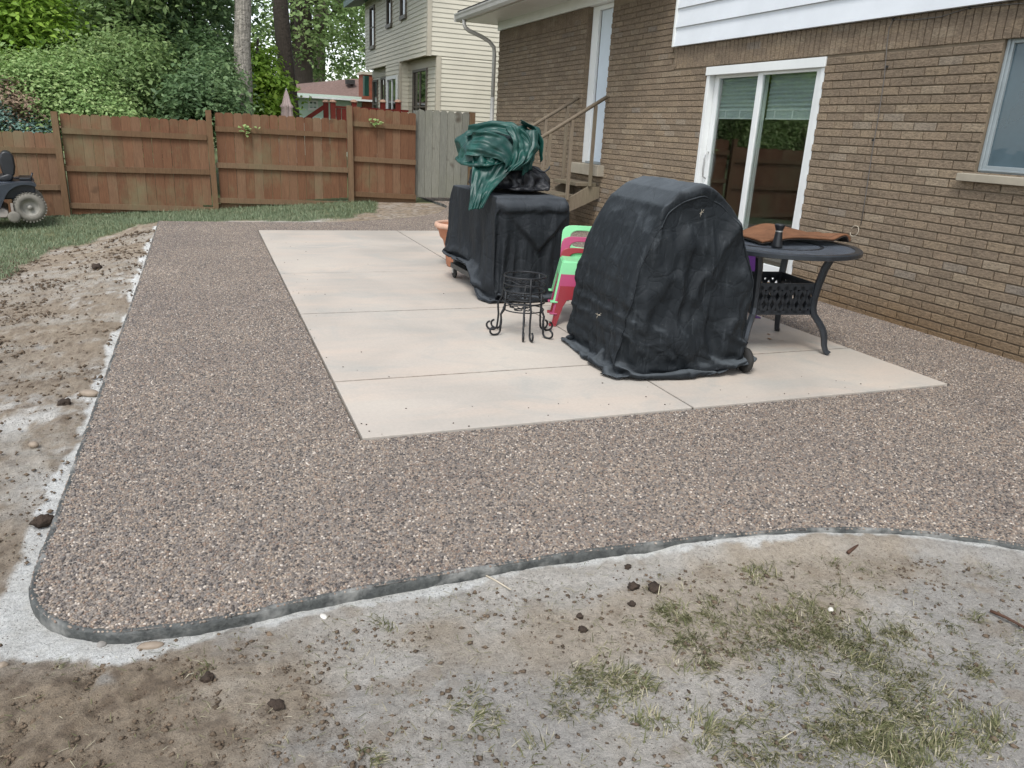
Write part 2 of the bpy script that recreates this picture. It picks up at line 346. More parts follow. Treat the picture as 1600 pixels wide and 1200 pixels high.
    MAT['terracotta'] = simple('terracotta', rgb(166, 112, 84), .2, 8, .8, .3, 60, .003)
    MAT['terracotta_pale'] = simple('terracotta_pale', rgb(188, 152, 130), .2, 8, .85, .3, 60, .003)
    MAT['umbrella_cloth'] = simple('umbrella_cloth', rgb(186, 166, 160), .08, 5, .8, .2)
    t = NT('doormat'); p = t.coord(); n = t.noise(p, 7, 5, .7, .5); f = t.noise(p, 200, 3, .7)
    st = t.noise(p, 5, 4, .6, 0, (.6, 4, 1))
    col = t.ramp(n, [(.3, rgb(112, 80, 60)), (.7, rgb(138, 99, 74))])
    col = t.mix(col, rgb(70, 54, 44), t.ramp(st, [(.58, gray(0)), (.68, gray(.75))]))
    col = t.mix(col, t.ramp(f, [(.3, gray(.7)), (.7, gray(1.2))]), 1.0, 'MULTIPLY')
    MAT['doormat'] = t.done(col, .95, t.bump(f, .9, .008), spec=.1)
    MAT['mat_rubber'] = simple('mat_rubber', rgb(48, 42, 38), .2, 20, .9, .3)
    MAT['cable'] = simple('cable', rgb(96, 92, 88), .1, 20, .6, 0)
build_materials()

# ------------------------------------------------------------------ building helpers
def mesh_np(name, V, F, mat=None, smooth=False, attr=None):
    V = np.asarray(V, np.float32); me = bpy.data.meshes.new(name)
    if isinstance(F, np.ndarray):
        k = F.shape[1]; nf = len(F)
        me.vertices.add(len(V)); me.vertices.foreach_set('co', V.ravel())
        me.loops.add(nf*k); me.loops.foreach_set('vertex_index', F.astype(np.int32).ravel())
        me.polygons.add(nf); me.polygons.foreach_set('loop_start', np.arange(0, nf*k, k, dtype=np.int32))
        me.update(calc_edges=True)
    else:
        me.from_pydata([tuple(v) for v in V], [], F)
    if smooth: me.polygons.foreach_set('use_smooth', np.ones(len(me.polygons), bool))
    if attr is not None:
        for nm, arr in attr.items():
            if arr.ndim == 1:
                a = me.attributes.new(nm, 'FLOAT', 'POINT'); a.data.foreach_set('value', arr.astype(np.float32))
            else:
                a = me.color_attributes.new(nm, 'FLOAT_COLOR', 'POINT'); a.data.foreach_set('color', np.c_[arr, np.ones(len(arr))].astype(np.float32).ravel())
    if mat: me.materials.append(MAT[mat] if isinstance(mat, str) else mat)
    me.validate(); return me
class MB:
    """collects simple solids into one mesh"""
    def __init__(s): s.v = []; s.f = []
    def add(s, v, f):
        o = len(s.v); s.v += [tuple(p) for p in v]; s.f += [tuple(i+o for i in q) for q in f]; return s
    def box(s, x0, y0, z0, x1, y1, z1):
        return s.add([(x0,y0,z0),(x1,y0,z0),(x1,y1,z0),(x0,y1,z0),(x0,y0,z1),(x1,y0,z1),(x1,y1,z1),(x0,y1,z1)],
                     [(0,3,2,1),(4,5,6,7),(0,1,5,4),(1,2,6,5),(2,3,7,6),(3,0,4,7)])
    def hexa(s, p):   # 8 points, bottom ring then top ring
        return s.add(p, [(0,3,2,1),(4,5,6,7),(0,1,5,4),(1,2,6,5),(2,3,7,6),(3,0,4,7)])
    def bar(s, a, b, w, h, up=(0,0,1)):
        a = Vector(a); b = Vector(b); d = (b-a).normalized(); up = Vector(up)
        if abs(d.dot(up)) > .98: up = Vector((0,1,0))
        x = d.cross(up).normalized()*w/2; y = x.cross(d).normalized()*h/2
        return s.hexa([a-x-y, a+x-y, b+x-y, b-x-y, a-x+y, a+x+y, b+x+y, b-x+y])
    def tube(s, pts, r, n=8, closed=False, cap=True):
        P = [Vector(p) for p in pts]; N = len(P); R = r if hasattr(r, '__len__') else [r]*N
        o = len(s.v); ref = None; vs_ = []
        for i in range(N):
            if closed: t = (P[(i+1) % N]-P[i-1]).normalized()
            else: t = (P[min(i+1, N-1)]-P[max(i-1, 0)]).normalized()
            if ref is None: ref = Vector((0,0,1)) if abs(t.z) < .9 else Vector((1,0,0))
            x = ref - t*ref.dot(t)
            x = x.normalized() if x.length > 1e-6 else t.orthogonal().normalized()
            y = t.cross(x); ref = x
            for k in range(n):
                a = 2*PI*k/n; vs_.append(P[i]+(x*math.cos(a)+y*math.sin(a))*R[i])
        s.v += [tuple(p) for p in vs_]
        for i in range(N if closed else N-1):
            j = (i+1) % N
            for k in range(n):
                l = (k+1) % n
                s.f.append((o+i*n+k, o+i*n+l, o+j*n+l, o+j*n+k))
        if cap and not closed:
            s.f.append(tuple(o+k for k in range(n))[::-1]); s.f.append(tuple(o+(N-1)*n+k for k in range(n)))
        return s
    def lathe(s, prof, n=24, c=(0,0,0), axis='z', close=False):
        o = len(s.v)
        for (r, h) in prof:
            for k in range(n):
                a = 2*PI*k/n; x, y = r*math.cos(a), r*math.sin(a)
                p = {'z': (x,y,h), 'y': (x,h,y), 'x': (h,x,y)}[axis]
                s.v.append((p[0]+c[0], p[1]+c[1], p[2]+c[2]))
        m = len(prof)
        for i in range(m if close else m-1):
            j = (i+1) % m
            for k in range(n):
                l = (k+1) % n
                s.f.append((o+i*n+k, o+i*n+l, o+j*n+l, o+j*n+k))
        return s
    def prism(s, pts, d):      # polygon pts (3-D, planar) extruded by vector d
        n = len(pts); o = len(s.v); d = Vector(d)
        s.v += [tuple(p) for p in pts] + [tuple(Vector(p)+d) for p in pts]
        s.f.append(tuple(o+k for k in range(n))[::-1]); s.f.append(tuple(o+n+k for k in range(n)))
        for k in range(n):
            l = (k+1) % n; s.f.append((o+k, o+l, o+n+l, o+n+k))
        return s
    def mesh(s, name, mat, smooth=False):
        me = bpy.data.meshes.new(name); me.from_pydata(s.v, [], s.f); me.validate()
        bm = bmesh.new(); bm.from_mesh(me); bmesh.ops.recalc_face_normals(bm, faces=bm.faces); bm.to_mesh(me); bm.free()
        if smooth: me.polygons.foreach_set('use_smooth', np.ones(len(me.polygons), bool))
        me.materials.append(MAT[mat]); return me
    def build(s, name, mat, parent=None, smooth=False, world=False, bevel=0, loc=None):
        o = obj(name, s.mesh(name, mat, smooth), parent, world, loc)
        if bevel:
            b = o.modifiers.new('bevel', 'BEVEL'); b.width = bevel; b.segments = 2; b.limit_method = 'ANGLE'; b.angle_limit = .6
            o.data.polygons.foreach_set('use_smooth', np.ones(len(o.data.polygons), bool))
            w = o.modifiers.new('wn', 'WEIGHTED_NORMAL'); w.keep_sharp = True
        return o
def world_loc(p):
    v = Vector((0,0,0))
    while p is not None: v = v + p.location; p = p.parent
    return v
def obj(name, me, parent=None, world=False, loc=None):
    o = bpy.data.objects.new(name, me); COL.objects.link(o)
    if loc is not None: o.location = loc
    if parent is not None:
        o.parent = parent
        if world: o.location = o.location - world_loc(parent)   # the mesh is given in world coordinates
    return o
def tag(o, label=None, cat=None, group=None, kind=None):
    if label: o['label'] = label
    if cat: o['category'] = cat
    if group: o['group'] = group
    if kind: o['kind'] = kind
    return o
def thing(name, label, cat, loc=(0,0,0), rz=0, group=None):
    o = bpy.data.objects.new(name, None); COL.objects.link(o); o.location = loc; o.rotation_euler = (0,0,rz)
    o.empty_display_size = .2
    return tag(o, label, cat, group)
def copy_tree(o, parent=None):
    c = o.copy(); COL.objects.link(c); c.parent = parent
    for ch in list(o.children): copy_tree(ch, c)
    return c

# ================================================================== SETTING
from mathutils.geometry import tessellate_polygon
# ---- aggregate slab outline (counter-clockwise from the far left corner)
SLAB = [(-.60,11.17),(-.575,7.0),(-.572,4.3),(-.572,2.9),(-.575,2.42)]
SLAB += [(-.575+.33*(1-math.cos(a))*1.0, 2.42-.38*math.sin(a)) for a in np.linspace(.15, PI/2, 12)]
SLAB += [(-.1,2.028),(.02,2.036),(.36,2.066),(.74,2.074),(1.11,2.072),(1.61,2.04),(2.0,1.985),(2.21,1.935),(2.35,1.885),(2.48,1.822),(2.6,1.755),(2.68,1.70),(2.76,1.635),(2.95,1.45),(3.15,1.2),(3.4,.8),(3.6,.3),(3.66,-.1),
         (5.40,-.1),(5.40,14.72),(5.2,17.5),(3.95,17.5),(4.0,15.5),(4.05,14.5),(4.11,14.06),(4.05,13.6),(3.86,13.1),(3.6,12.55),(3.22,12.08),(2.85,11.78),(2.47,11.55),(2.05,11.32),(1.65,11.2),(1.2,11.14),(.6,11.13)]
PX0, PX1, PY0, PY1 = .592, 4.233, 3.245, 10.27
def poly_dist(x, y, poly):
    """distance to the outline, negative inside"""
    P = np.array(poly); Q = np.roll(P, -1, 0); d2 = np.full(x.shape, 1e9); ins = np.zeros(x.shape, bool)
    for (ax, ay), (bx, by) in zip(P, Q):
        ex, ey = bx-ax, by-ay; t = np.clip(((x-ax)*ex+(y-ay)*ey)/(ex*ex+ey*ey+1e-12), 0, 1)
        d2 = np.minimum(d2, (x-ax-t*ex)**2+(y-ay-t*ey)**2)
        c = (ay > y) != (by > y)
        ins ^= c & (x < (bx-ax)*(y-ay)/(by-ay+1e-12)+ax)
    d = np.sqrt(d2); return np.where(ins, -d, d)
FX = [-60,-12,-5,-2.19,.14,2.44,3.6,60]; FZ = [-1.4,-.75,-.5,-.345,-.195,-.03,-.03,-.03]
def ground_z(x, y):
    x = np.asarray(x, float); y = np.asarray(y, float)
    d = np.clip(-.62-x, 0, 8)
    G = -.035-.075*d-.012*sstep(2.6, 1.9, y)
    G = np.where(y < 2.2, G-.01*np.clip(1.7-y, 0, 5), G)
    Fz = np.interp(x, FX, FZ)
    w = sstep(10.6, 14.0, y)*np.where(x > -.6, 1, 1)
    lw = sstep(4.0, 14.0, y)*sstep(-.6, -1.6, x)
    w = np.maximum(w, lw)
    return G*(1-w)+Fz*w
def gz1(x, y): return float(ground_z(np.array([x]), np.array([y]))[0])
def cgrid(segs):
    out = []
    for a, b, st in segs: out += list(np.arange(a, b, st))
    out.append(segs[-1][1]); return np.array(out)
def build_ground():
    xs = cgrid([(-400,-60,40),(-60,-20,5),(-20,-6,1),(-6,-3.2,.15),(-3.2,-1.3,.03),(-1.3,2.7,.009),(2.7,3.8,.03),(3.8,6,.2),(6,20,1),(20,60,5),(60,400,40)])
    ys = cgrid([(-400,-60,40),(-60,-10,5),(-10,-1,.6),(-1,.8,.1),(.8,2.45,.009),(2.45,5,.03),(5,11,.05),(11,14.6,.05),(14.6,30,.8),(30,80,5),(80,480,40)])
    X, Y = np.meshgrid(xs, ys); x = X.ravel(); y = Y.ravel()
    d = poly_dist(x, y, SLAB)
    z = ground_z(x, y)
    front = sstep(2.6, 2.2, y); near = (y < 2.5) & (x > -1.6) & (x < 4) & (y > .6)
    left = sstep(-.38, -.5, x)*sstep(-4.2, -3.4, x)*sstep(1.9, 2.5, y)*(y < 13)
    act = np.clip(near+left, 0, 1)
    # relief
    lump = fbm(x*7, y*7, seed=3, o=4)-.5; fine = fbm(x*34, y*34, seed=5, o=3)-.5
    brown = fbm(x*1.6+3.1, y*1.9+1.7, seed=11, o=4)
    # brown crumbly soil: left front corner and the left strip; grey dried mud elsewhere
    corner = sstep(.55, -.25, x+ (fbm(x*3, y*3, seed=21)-.5)*.7)*sstep(2.15, 1.9, y)
    rough = np.clip(corner+left*.9, 0, 1)
    # wheel / rake tracks across the left strip
    ang = y*1.0 + x*.22
    tr = fbm(ang*2.2, x*.35, seed=31, o=3); tracks = sstep(.46, .62, tr)*left*sstep(2.3, 3.2, y)
    z += lump*.018*act*(.4+.9*rough) + (fine*.016+(1-2*np.abs(fbm(x*16, y*16, seed=8, o=3)-.5)-.7)*.016)*act*(.35+rough)
    z -= tracks*.012
    n_e = fbm(x*5, y*5, seed=101, o=2); sl = sstep(.14, .03, d)                       # level to the slab edge
    z = z+act*sl*(-.042+(n_e-.5)*.016+lump*.008+.026*sstep(.7, 1.8, x+(n_e-.5))-z)
    z = np.where((d < -.03), np.minimum(z, -.09), z)
    # colour of the kinds of ground
    def C(r, g, b): return np.array(rgb(r, g, b)[:3])
    mud = C(190,185,177); mud2 = C(172,168,162); soil = C(152,137,118); soil2 = C(112,97,81); slur = C(228,229,226); tan = C(172,156,134); turf = C(96,104,66)
    n1 = fbm(x*2.6, y*2.6, seed=41, o=4); n2 = fbm(x*9, y*9, seed=43, o=4); n3 = fbm(x*23, y*23, seed=47, o=3)
    def mixc(c, k, w): return c*(1-w[:, None])+k*w[:, None]
    col = np.tile(mud, (len(x), 1))
    col = mixc(col, mud2, sstep(.42, .62, n1)*.9)
    col = mixc(col, tan, sstep(.52, .68, brown)*.6)
    col = mixc(col, soil, rough*sstep(.28, .55, n2+.25*rough-.1))
    col = mixc(col, soil2, rough*sstep(.55, .72, n3)*.7)
    col = mixc(col, soil, (1-rough)*sstep(.66, .78, n2)*.45)
    col = mixc(col, C(178,172,162), tracks*.75*sstep(.35, .6, n2))
    sw = .02+.16*(fbm(x*3.3, y*3.3, seed=51, o=4)-.36)+.05*sstep(.25, -.45, x)*sstep(2.6, 2.1, y)
    sw = np.where((x > .45) & (y < 2.3), sw*.9, sw)
    slm = sstep(.012, -.012, d-np.clip(sw, .012, .3)+(n3-.5)*.05)*act*(y < 11)
    streakl = left*sstep(.64, .74, fbm(ang*1.5+9, x*.3, seed=61, o=2))*sstep(.9, .2, d)*sstep(.4, .6, n2)*sstep(2.7, 3.3, y)
    col = mixc(col, slur, np.clip(slm*(.75+.25*n2)+streakl*.6, 0, 1))
    isl = sstep(1.4, 2.2, x)*sstep(11.2, 11.5, y)*(y < 14.6)*(x < 4.3)
    col = mixc(col, soil, isl*(.55+.45*sstep(.4, .6, n2))); col = mixc(col, soil2, isl*sstep(.5, .66, n3)*.8)
    gm = grass_mask(x, y)
    col = mixc(col, turf, gm*.85)
    far = (y > 14.45) | (x < -6) | (x > 6) | (y < -.5)
    col = np.where(far[:, None], turf[None], col)
    nx, ny = len(xs), len(ys)
    ii = np.arange(nx*ny).reshape(ny, nx)
    Fq = np.stack([ii[:-1,:-1].ravel(), ii[:-1,1:].ravel(), ii[1:,1:].ravel(), ii[1:,:-1].ravel()], 1)
    keep = ~(d[Fq] < -.12).all(1)
    Fq = Fq[keep]
    used = np.unique(Fq); rm = -np.ones(nx*ny, int); rm[used] = np.arange(len(used))
    me = mesh_np('ground', np.c_[x, y, z][used], rm[Fq], 'soil', True, {'col': col[used]})
    o = obj('ground', me); tag(o, 'bare yard soil with dried grey mud, brown crumbs and turf', kind='structure')
# where turf grows along the fence and at the left edge of the yard
_gb = [PZ(-250,430), PZ(0,386), PZ(60,366), PZ(100,359), PZ(170,349), PZ(245,343.5)]
_gbx = [p.x for p in _gb]; _gby = [p.y for p in _gb]
def grass_mask(x, y):
    lim = np.interp(x, [-12]+_gbx+[.5, 1.2, 2.0, 2.6, 3.0], [6]+_gby+[11.45, 11.4, 11.6, 12.6, 14.4])
    wob = (fbm(x*3, y*3, seed=71, o=3)-.5)*.7
    m = sstep(0, .35, y-lim-.15+wob)*(x < 3.0)*(y < 15)
    p = PZ(10, 402, -.2); q = PZ(-20, 425, -.2)
    m = np.maximum(m, sstep(1.0, .6, np.hypot((x-p.x)/.32, (y-p.y)/.75)+wob*.6))
    m = np.maximum(m, sstep(1.0, .6, np.hypot((x-q.x)/.3, (y-q.y)/.5)+wob*.6))
    m = np.maximum(m, sstep(-3.7, -4.4, x+wob)*(y < 15)*(y > -2))
    return np.clip(m, 0, 1)
build_ground()

# ---- exposed aggregate pavement
def build_slab():
    hole = [(PX0-.014,PY0-.014),(PX0-.014,PY1+.014),(PX1+.014,PY1+.014),(PX1+.014,PY0-.014)]
    out = SLAB
    pts = [Vector((x,y,0)) for x,y in out]+[Vector((x,y,0)) for x,y in hole]
    tri = tessellate_polygon([[Vector((x,y,0)) for x,y in out], [Vector((x,y,0)) for x,y in hole]])
    def flip(t):
        a,b,c = (pts[k] for k in t); return t if (b-a).cross(c-a).z > 0 else t[::-1]
    top = [tuple(flip(t)) for t in tri]
    zt = -.004; n = len(out); k = len(hole)
    V = [(x,y,zt) for x,y in out]+[(x,y,zt) for x,y in hole]+[(x,y,-.1) for x,y in out]+[(x,y,-.1) for x,y in hole]
    Fs = list(top)
    for i in range(n):
        j = (i+1) % n; Fs.append((i, j, n+k+j, n+k+i)[::-1])
    for i in range(k):
        j = (i+1) % k; Fs.append((n+i, n+j, 2*n+k+j, 2*n+k+i))
    me = bpy.data.meshes.new('aggregate_pavement'); me.from_pydata(V, [], Fs)
    bm = bmesh.new(); bm.from_mesh(me); bmesh.ops.recalc_face_normals(bm, faces=bm.faces); bm.to_mesh(me); bm.free()
    me.materials.append(MAT['aggregate_bed']); me.materials.append(MAT['slab_edge'])
    for p in me.polygons: p.material_index = 0 if p.normal.z > .5 else 1
    slab = obj('aggregate_pavement', me); tag(slab, 'exposed pebble aggregate pavement round the concrete patio', kind='structure')
    # rough cement lip along the open edges
    rim = MB(); rp = []
    P = [Vector((x,y,0)) for x,y in SLAB[:35]]
    pts2 = []
    for a, b in zip(P[:-1], P[1:]):
        m = max(1, int((b-a).length/.02)) if a.y < 6 else max(1, int((b-a).length/.1))
        pts2 += [a.lerp(b, t/m) for t in range(m)]
    V = []; Fq = []
    for i, p in enumerate(pts2):
        t = (pts2[min(i+1,len(pts2)-1)]-pts2[max(i-1,0)]).normalized(); nrm = Vector((t.y,-t.x,0))*-1
        nrm = Vector((-t.y, t.x, 0)); nrm = nrm if poly_dist(np.array([p.x+nrm.x*.05]), np.array([p.y+nrm.y*.05]), SLAB)[0] > 0 else -nrm
        s1, s2, s3 = (float(fbm(np.array([p.x*28+q]), np.array([p.y*28]), seed=5+q, o=3)[0])-.5 for q in range(3))
        for (o_, z_) in ((-.016+s2*.014, -.004), (-.004+s1*.008, .001+s1*.006), (.004+s2*.014, -.010+s1*.010), (.004+s3*.018, -.03+s2*.01), (.002+s2*.012, -.05), (.0, -.10)):
            V.append(tuple(p+nrm*o_+Vector((0,0,z_))))
    r = 6
    for i in range(len(pts2)-1):
        for q in range(r-1): Fq.append((i*r+q, i*r+q+1, (i+1)*r+q+1, (i+1)*r+q))
    o = obj('edge', mesh_np('edge', V, np.array(Fq), 'slab_edge', True), slab)
    # pebbles bedded in the surface (too many to count): instances scattered on the top faces
    me2 = bpy.data.meshes.new('pebbles'); me2.from_pydata([(x,y,-.0035) for x,y in out]+[(x,y,-.0035) for x,y in hole], [], top); me2.materials.append(MAT['pebble'])
    po = obj('pebbles', me2, slab); tag(po, 'small brown, grey and white pebbles bedded in cement', kind='stuff')
    g = bpy.data.node_groups.new('pebble_scatter', 'GeometryNodeTree')
    g.interface.new_socket('Geometry', in_out='INPUT', socket_type='NodeSocketGeometry'); g.interface.new_socket('Geometry', in_out='OUTPUT', socket_type='NodeSocketGeometry')
    N = g.nodes.new; L = g.links.new
    gi = N('NodeGroupInput'); go = N('NodeGroupOutput')
    dp = N('GeometryNodeDistributePointsOnFaces'); dp.distribute_method = 'POISSON'
    dp.inputs['Distance Min'].default_value = .0062; dp.inputs['Density Max'].default_value = 23000; dp.inputs['Seed'].default_value = 3
    ico = N('GeometryNodeMeshIcoSphere'); ico.inputs['Radius'].default_value = 1; ico.inputs['Subdivisions'].default_value = 2
    ss = N('GeometryNodeSetShadeSmooth'); sm = N('GeometryNodeSetMaterial'); sm.inputs['Material'].default_value = MAT['pebble']
    ip = N('GeometryNodeInstanceOnPoints')
    rr = N('FunctionNodeRandomValue'); rr.data_type = 'FLOAT_VECTOR'; rr.inputs[0].default_value = (-.35,-.35,0); rr.inputs[1].default_value = (.35,.35,6.28)
    rs = N('FunctionNodeRandomValue'); rs.data_type = 'FLOAT_VECTOR'; rs.inputs[0].default_value = (.0032,.0027,.0025); rs.inputs[1].default_value = (.0068,.0052,.0045); rs.inputs['Seed'].default_value = 9
    L(gi.outputs[0], dp.inputs['Mesh']); L(dp.outputs['Points'], ip.inputs['Points']); L(ico.outputs['Mesh'], ss.inputs[0]); L(ss.outputs[0], sm.inputs[0]); L(sm.outputs[0], ip.inputs['Instance'])
    L(rr.outputs[0], ip.inputs['Rotation']); L(rs.outputs[0], ip.inputs['Scale']); L(ip.outputs[0], go.inputs[0])
    md = po.modifiers.new('scatter', 'NODES'); md.node_group = g
build_slab()

# ---- concrete patio panels
def build_patio():
    base = MB().box(PX0+.01, PY0+.01, -.1, PX1-.01, PY1-.01, -.052).build('patio', 'slab_edge'); tag(base, 'broom finished tan concrete patio cut into panels', kind='structure')
    ysp = [PY0, 4.075, 5.69, 7.31, 8.9, PY1]; xsp = [PX0, 2.362, PX1]; g = .004; gy = [0, .0065, .0075, .004, .002, 0]
    for i in range(5):
        for j in range(2):
            g1 = g if i not in (2, 3) else .001
            MB().box(xsp[j]+(g if j else 0), ysp[i]+gy[i], -.05, xsp[j+1]-(0 if j else g), ysp[i+1]-gy[i+1], .004).build('concrete_panel', 'patio_concrete', base, bevel=.002)
build_patio()

# ================================================================== BRICK HOUSE
WX = 5.265
def build_house():
    H = thing('brick_house', 'tan brick house with white upper siding and sliding glass door', 'house', (WX, 8.0, 0))
    Y0, Y1 = -2.0, 14.60
    zs_break = 8.48
    OPEN = [(5.955, 7.80, .03, 2.135), (10.16, 10.90, .95, 3.08), (2.6, 4.235, 1.245, 2.165)]   # y0,y1,z0,z1
    def topz(y): return 3.08 if y > zs_break else 2.39
    # wall core with openings
    yb = sorted(set([Y0, Y1, zs_break]+[o[0] for o in OPEN]+[o[1] for o in OPEN])); zb = sorted(set([-.12, 2.39, 3.08]+[o[2] for o in OPEN]+[o[3] for o in OPEN]))
    xf, xb = WX+.013, WX+.24; mb = MB()
    def solid(i, j):
        if i < 0 or j < 0 or i >= len(yb)-1 or j >= len(zb)-1: return False
        yc = (yb[i]+yb[i+1])/2; zc = (zb[j]+zb[j+1])/2
        if zc > topz(yc): return False
        return not any(o[0] < yc < o[1] and o[2] < zc < o[3] for o in OPEN)
    for i in range(len(yb)-1):
        for j in range(len(zb)-1):
            if not solid(i, j): continue
            a, b, c, d = yb[i], yb[i+1], zb[j], zb[j+1]
            mb.add([(xf,a,c),(xf,b,c),(xf,b,d),(xf,a,d)], [(0,1,2,3)]); mb.add([(xb,a,c),(xb,b,c),(xb,b,d),(xb,a,d)], [(3,2,1,0)])
            if not solid(i-1, j): mb.add([(xf,a,c),(xf,a,d),(xb,a,d),(xb,a,c)], [(0,1,2,3)])
            if not solid(i+1, j): mb.add([(xf,b,c),(xf,b,d),(xb,b,d),(xb,b,c)], [(3,2,1,0)])
            if not solid(i, j-1): mb.add([(xf,a,c),(xf,b,c),(xb,b,c),(xb,a,c)], [(3,2,1,0)])
            if not solid(i, j+1): mb.add([(xf,a,d),(xf,b,d),(xb,b,d),(xb,a,d)], [(0,1,2,3)])
    wall = mb.build('wall', 'mortar', H, world=True)
    # bricks
    BL, BH, J = .216, .0673, .009
    rects = []
    r0 = -1; z_ = -.025
    row = 0
    while True:
        z0 = -.025+row*BH; z1 = z0+BH-J
        if z0 > 3.0: break
        for k in range(int(Y0/BL)-1, int(Y1/BL)+2):
            ya = (k-.5*(row % 2))*BL; yb_ = ya+BL-J*.9
            ya, yb_ = max(ya, Y0), min(yb_, Y1)
            if yb_-ya < .03: continue
            yc = (ya+yb_)/2
            zmax = 2.165 if yc < zs_break else (2.85 if yc > 10.9 else 3.06)
            if yc < zs_break+.1 and yb_ > zs_break and z1 > 2.165: ya = max(ya, zs_break+.004); 
            if yc < zs_break and z1 > 2.165: continue
            if z1 > zmax+.01: continue
            segs = [(ya, yb_)]
            zz0, zz1 = z0, z1
            for o in OPEN:
                if z1 > o[2]+.005 and z0 < o[3]-.005:
                    if z0 < o[2] and o[2]-z0 > .03 and any(s[1] > o[0] and s[0] < o[1] for s in segs): zz1 = min(zz1, o[2]-.004); continue
                    ns = []
                    for s in segs:
                        if s[1] <= o[0] or s[0] >= o[1]: ns.append(s); continue
                        if s[0] < o[0]: ns.append((s[0], o[0]-.001))
                        if s[1] > o[1]: ns.append((o[1]+.001, s[1]))
                    segs = ns
            for s in segs:
                if s[1]-s[0] > .025: rects.append((s[0], s[1], zz0, zz1))
        row += 1
    # soldier courses under the siding and under the eave
    def soldier(ya, yb_, za, zb_):
        y = ya
        while y < yb_-.03:
            rects.append((y, min(y+BH-.007, yb_), za, zb_)); y += BH
    soldier(Y0, zs_break, 2.142, 2.38); soldier(10.905, Y1, 2.865, 3.07)
    rnd = random.Random(4)
    def bverts(ya, yb_, za, zb_, jx):
        c = .0035; x0 = WX+jx; x1 = WX+.03
        return [(x1,ya,za),(x1,yb_,za),(x1,yb_,zb_),(x1,ya,zb_),(x0+c,ya,za),(x0+c,yb_,za),(x0+c,yb_,zb_),(x0+c,ya,zb_),
                (x0,ya+c,za+c),(x0,yb_-c,za+c),(x0,yb_-c,zb_-c),(x0,ya+c,zb_-c)]
    BF = [(0,4,5,1),(1,5,6,2),(2,6,7,3),(3,7,4,0),(4,8,9,5),(5,9,10,6),(6,10,11,7),(7,11,8,4),(8,11,10,9)]
    def proj(p):
        q = CR.T @ (np.array(p)-np.array([0,0,CAM_H])); return 800-F_PX*q[0]/q[2], 600+F_PX*q[1]/q[2]
    scored = []
    for r_ in rects:
        yc = (r_[0]+r_[1])/2; zc = (r_[2]+r_[3])/2
        u, v = proj((WX, yc, zc)) if yc > .5 else (9e9, 0)
        vis = 0 < u < 1600 and 0 < v < 1200 and not (900 < u < 1160 and v > 300) and r_[3]-r_[2] > .05 and r_[1]-r_[0] > .15
        scored.append((-(1/(yc*yc+WX*WX)) if vis else 1, r_))
    scored.sort(key=lambda s: s[0])
    full = MB().add([(x-WX, y, z) for x, y, z in bverts(0, BL-J*.9, 0, BH-J, 0)], BF).mesh('brick', 'brick')
    n_ind = 0; rest = MB()
    for sc_, r_ in scored:
        jx = rnd.uniform(-.0015, .0015)
        isfull = abs((r_[1]-r_[0])-(BL-J*.9)) < 1e-4 and abs((r_[3]-r_[2])-(BH-J)) < 1e-4
        if sc_ < 0 and n_ind < 298 and isfull:
            o = obj('brick', full, wall); o.location = Vector((WX+jx, r_[0], r_[2]))
            o.location = o.location - world_loc(wall); n_ind += 1
            o.rotation_euler = (rnd.uniform(-.004,.004), 0, rnd.uniform(-.004,.004))
        else: rest.add(bverts(*r_, jx), BF)
    # returns of the far door reveal
    row = 0
    while -.025+row*BH < 3.0:
        z0 = -.025+row*BH
        if z0 > .93: rest.add([(WX+.012,10.902,z0),(WX+.112,10.902,z0),(WX+.112,10.902,z0+BH-J),(WX+.012,10.902,z0+BH-J),(WX+.012,10.895,z0),(WX+.112,10.895,z0),(WX+.112,10.895,z0+BH-J),(WX+.012,10.895,z0+BH-J)], [(0,1,2,3),(4,7,6,5),(0,4,5,1),(1,5,6,2),(2,6,7,3),(3,7,4,0)])
        row += 1
    tag(rest.build('brickwork', 'brick', wall, world=True), kind='stuff')
    # rest of the body of the house
    b = MB(); b.box(xb+.002, Y1-.25, -.1, 12.5, Y1-.004, 3.08); b.box(12.3, Y0, -.1, 12.5, Y1-.26, 4.9); b.box(xb+.002, Y0, -.1, 12.29, Y0+.2, 4.9)
    b.build('outer_wall', 'mortar', H, world=True)
    # ---- white lap siding of the upper storey
    sd = MB().box(WX+.004, Y0, 2.392, WX+.2, zs_break-.03, 5.2).build('siding', 'trim_white', H, world=True)
    z = 2.385; k = 0
    while z < 5.1:
        MB().hexa([(WX-.045,Y0,z),(WX+.003,Y0,z),(WX+.003,zs_break-.02,z),(WX-.045,zs_break-.02,z),(WX-.022,Y0,z+.2),(WX+.003,Y0,z+.2),(WX+.003,zs_break-.02,z+.2),(WX-.022,zs_break-.02,z+.2)]).build('siding_board', 'siding_white', sd, world=True)
        z += .202
    MB().box(WX-.05, zs_break-.019, 2.38, WX+.1, zs_break+.018, 5.2).build('corner_trim', 'trim_white', H, world=True, bevel=.003)
    MB().box(WX+.21, zs_break-.2, 3.0, 12.29, zs_break-.01, 5.2).build('upper_side_wall', 'siding_white', H, world=True)
    # ---- eave on the left part: frieze, soffit, fascia, gutter, roof
    E0, E1 = zs_break+.02, 15.05
    MB().box(WX-.025, E0, 3.082, WX+.1, Y1+.03, 3.225).build('frieze_board', 'trim_white', H, world=True)
    MB().box(4.665, E0, 3.226, WX+.3, E1, 3.245).build('soffit', 'trim_white', H, world=True)
    MB().box(4.645, E0, 3.20, 4.664, E1, 3.36).build('fascia', 'trim_white', H, world=True)
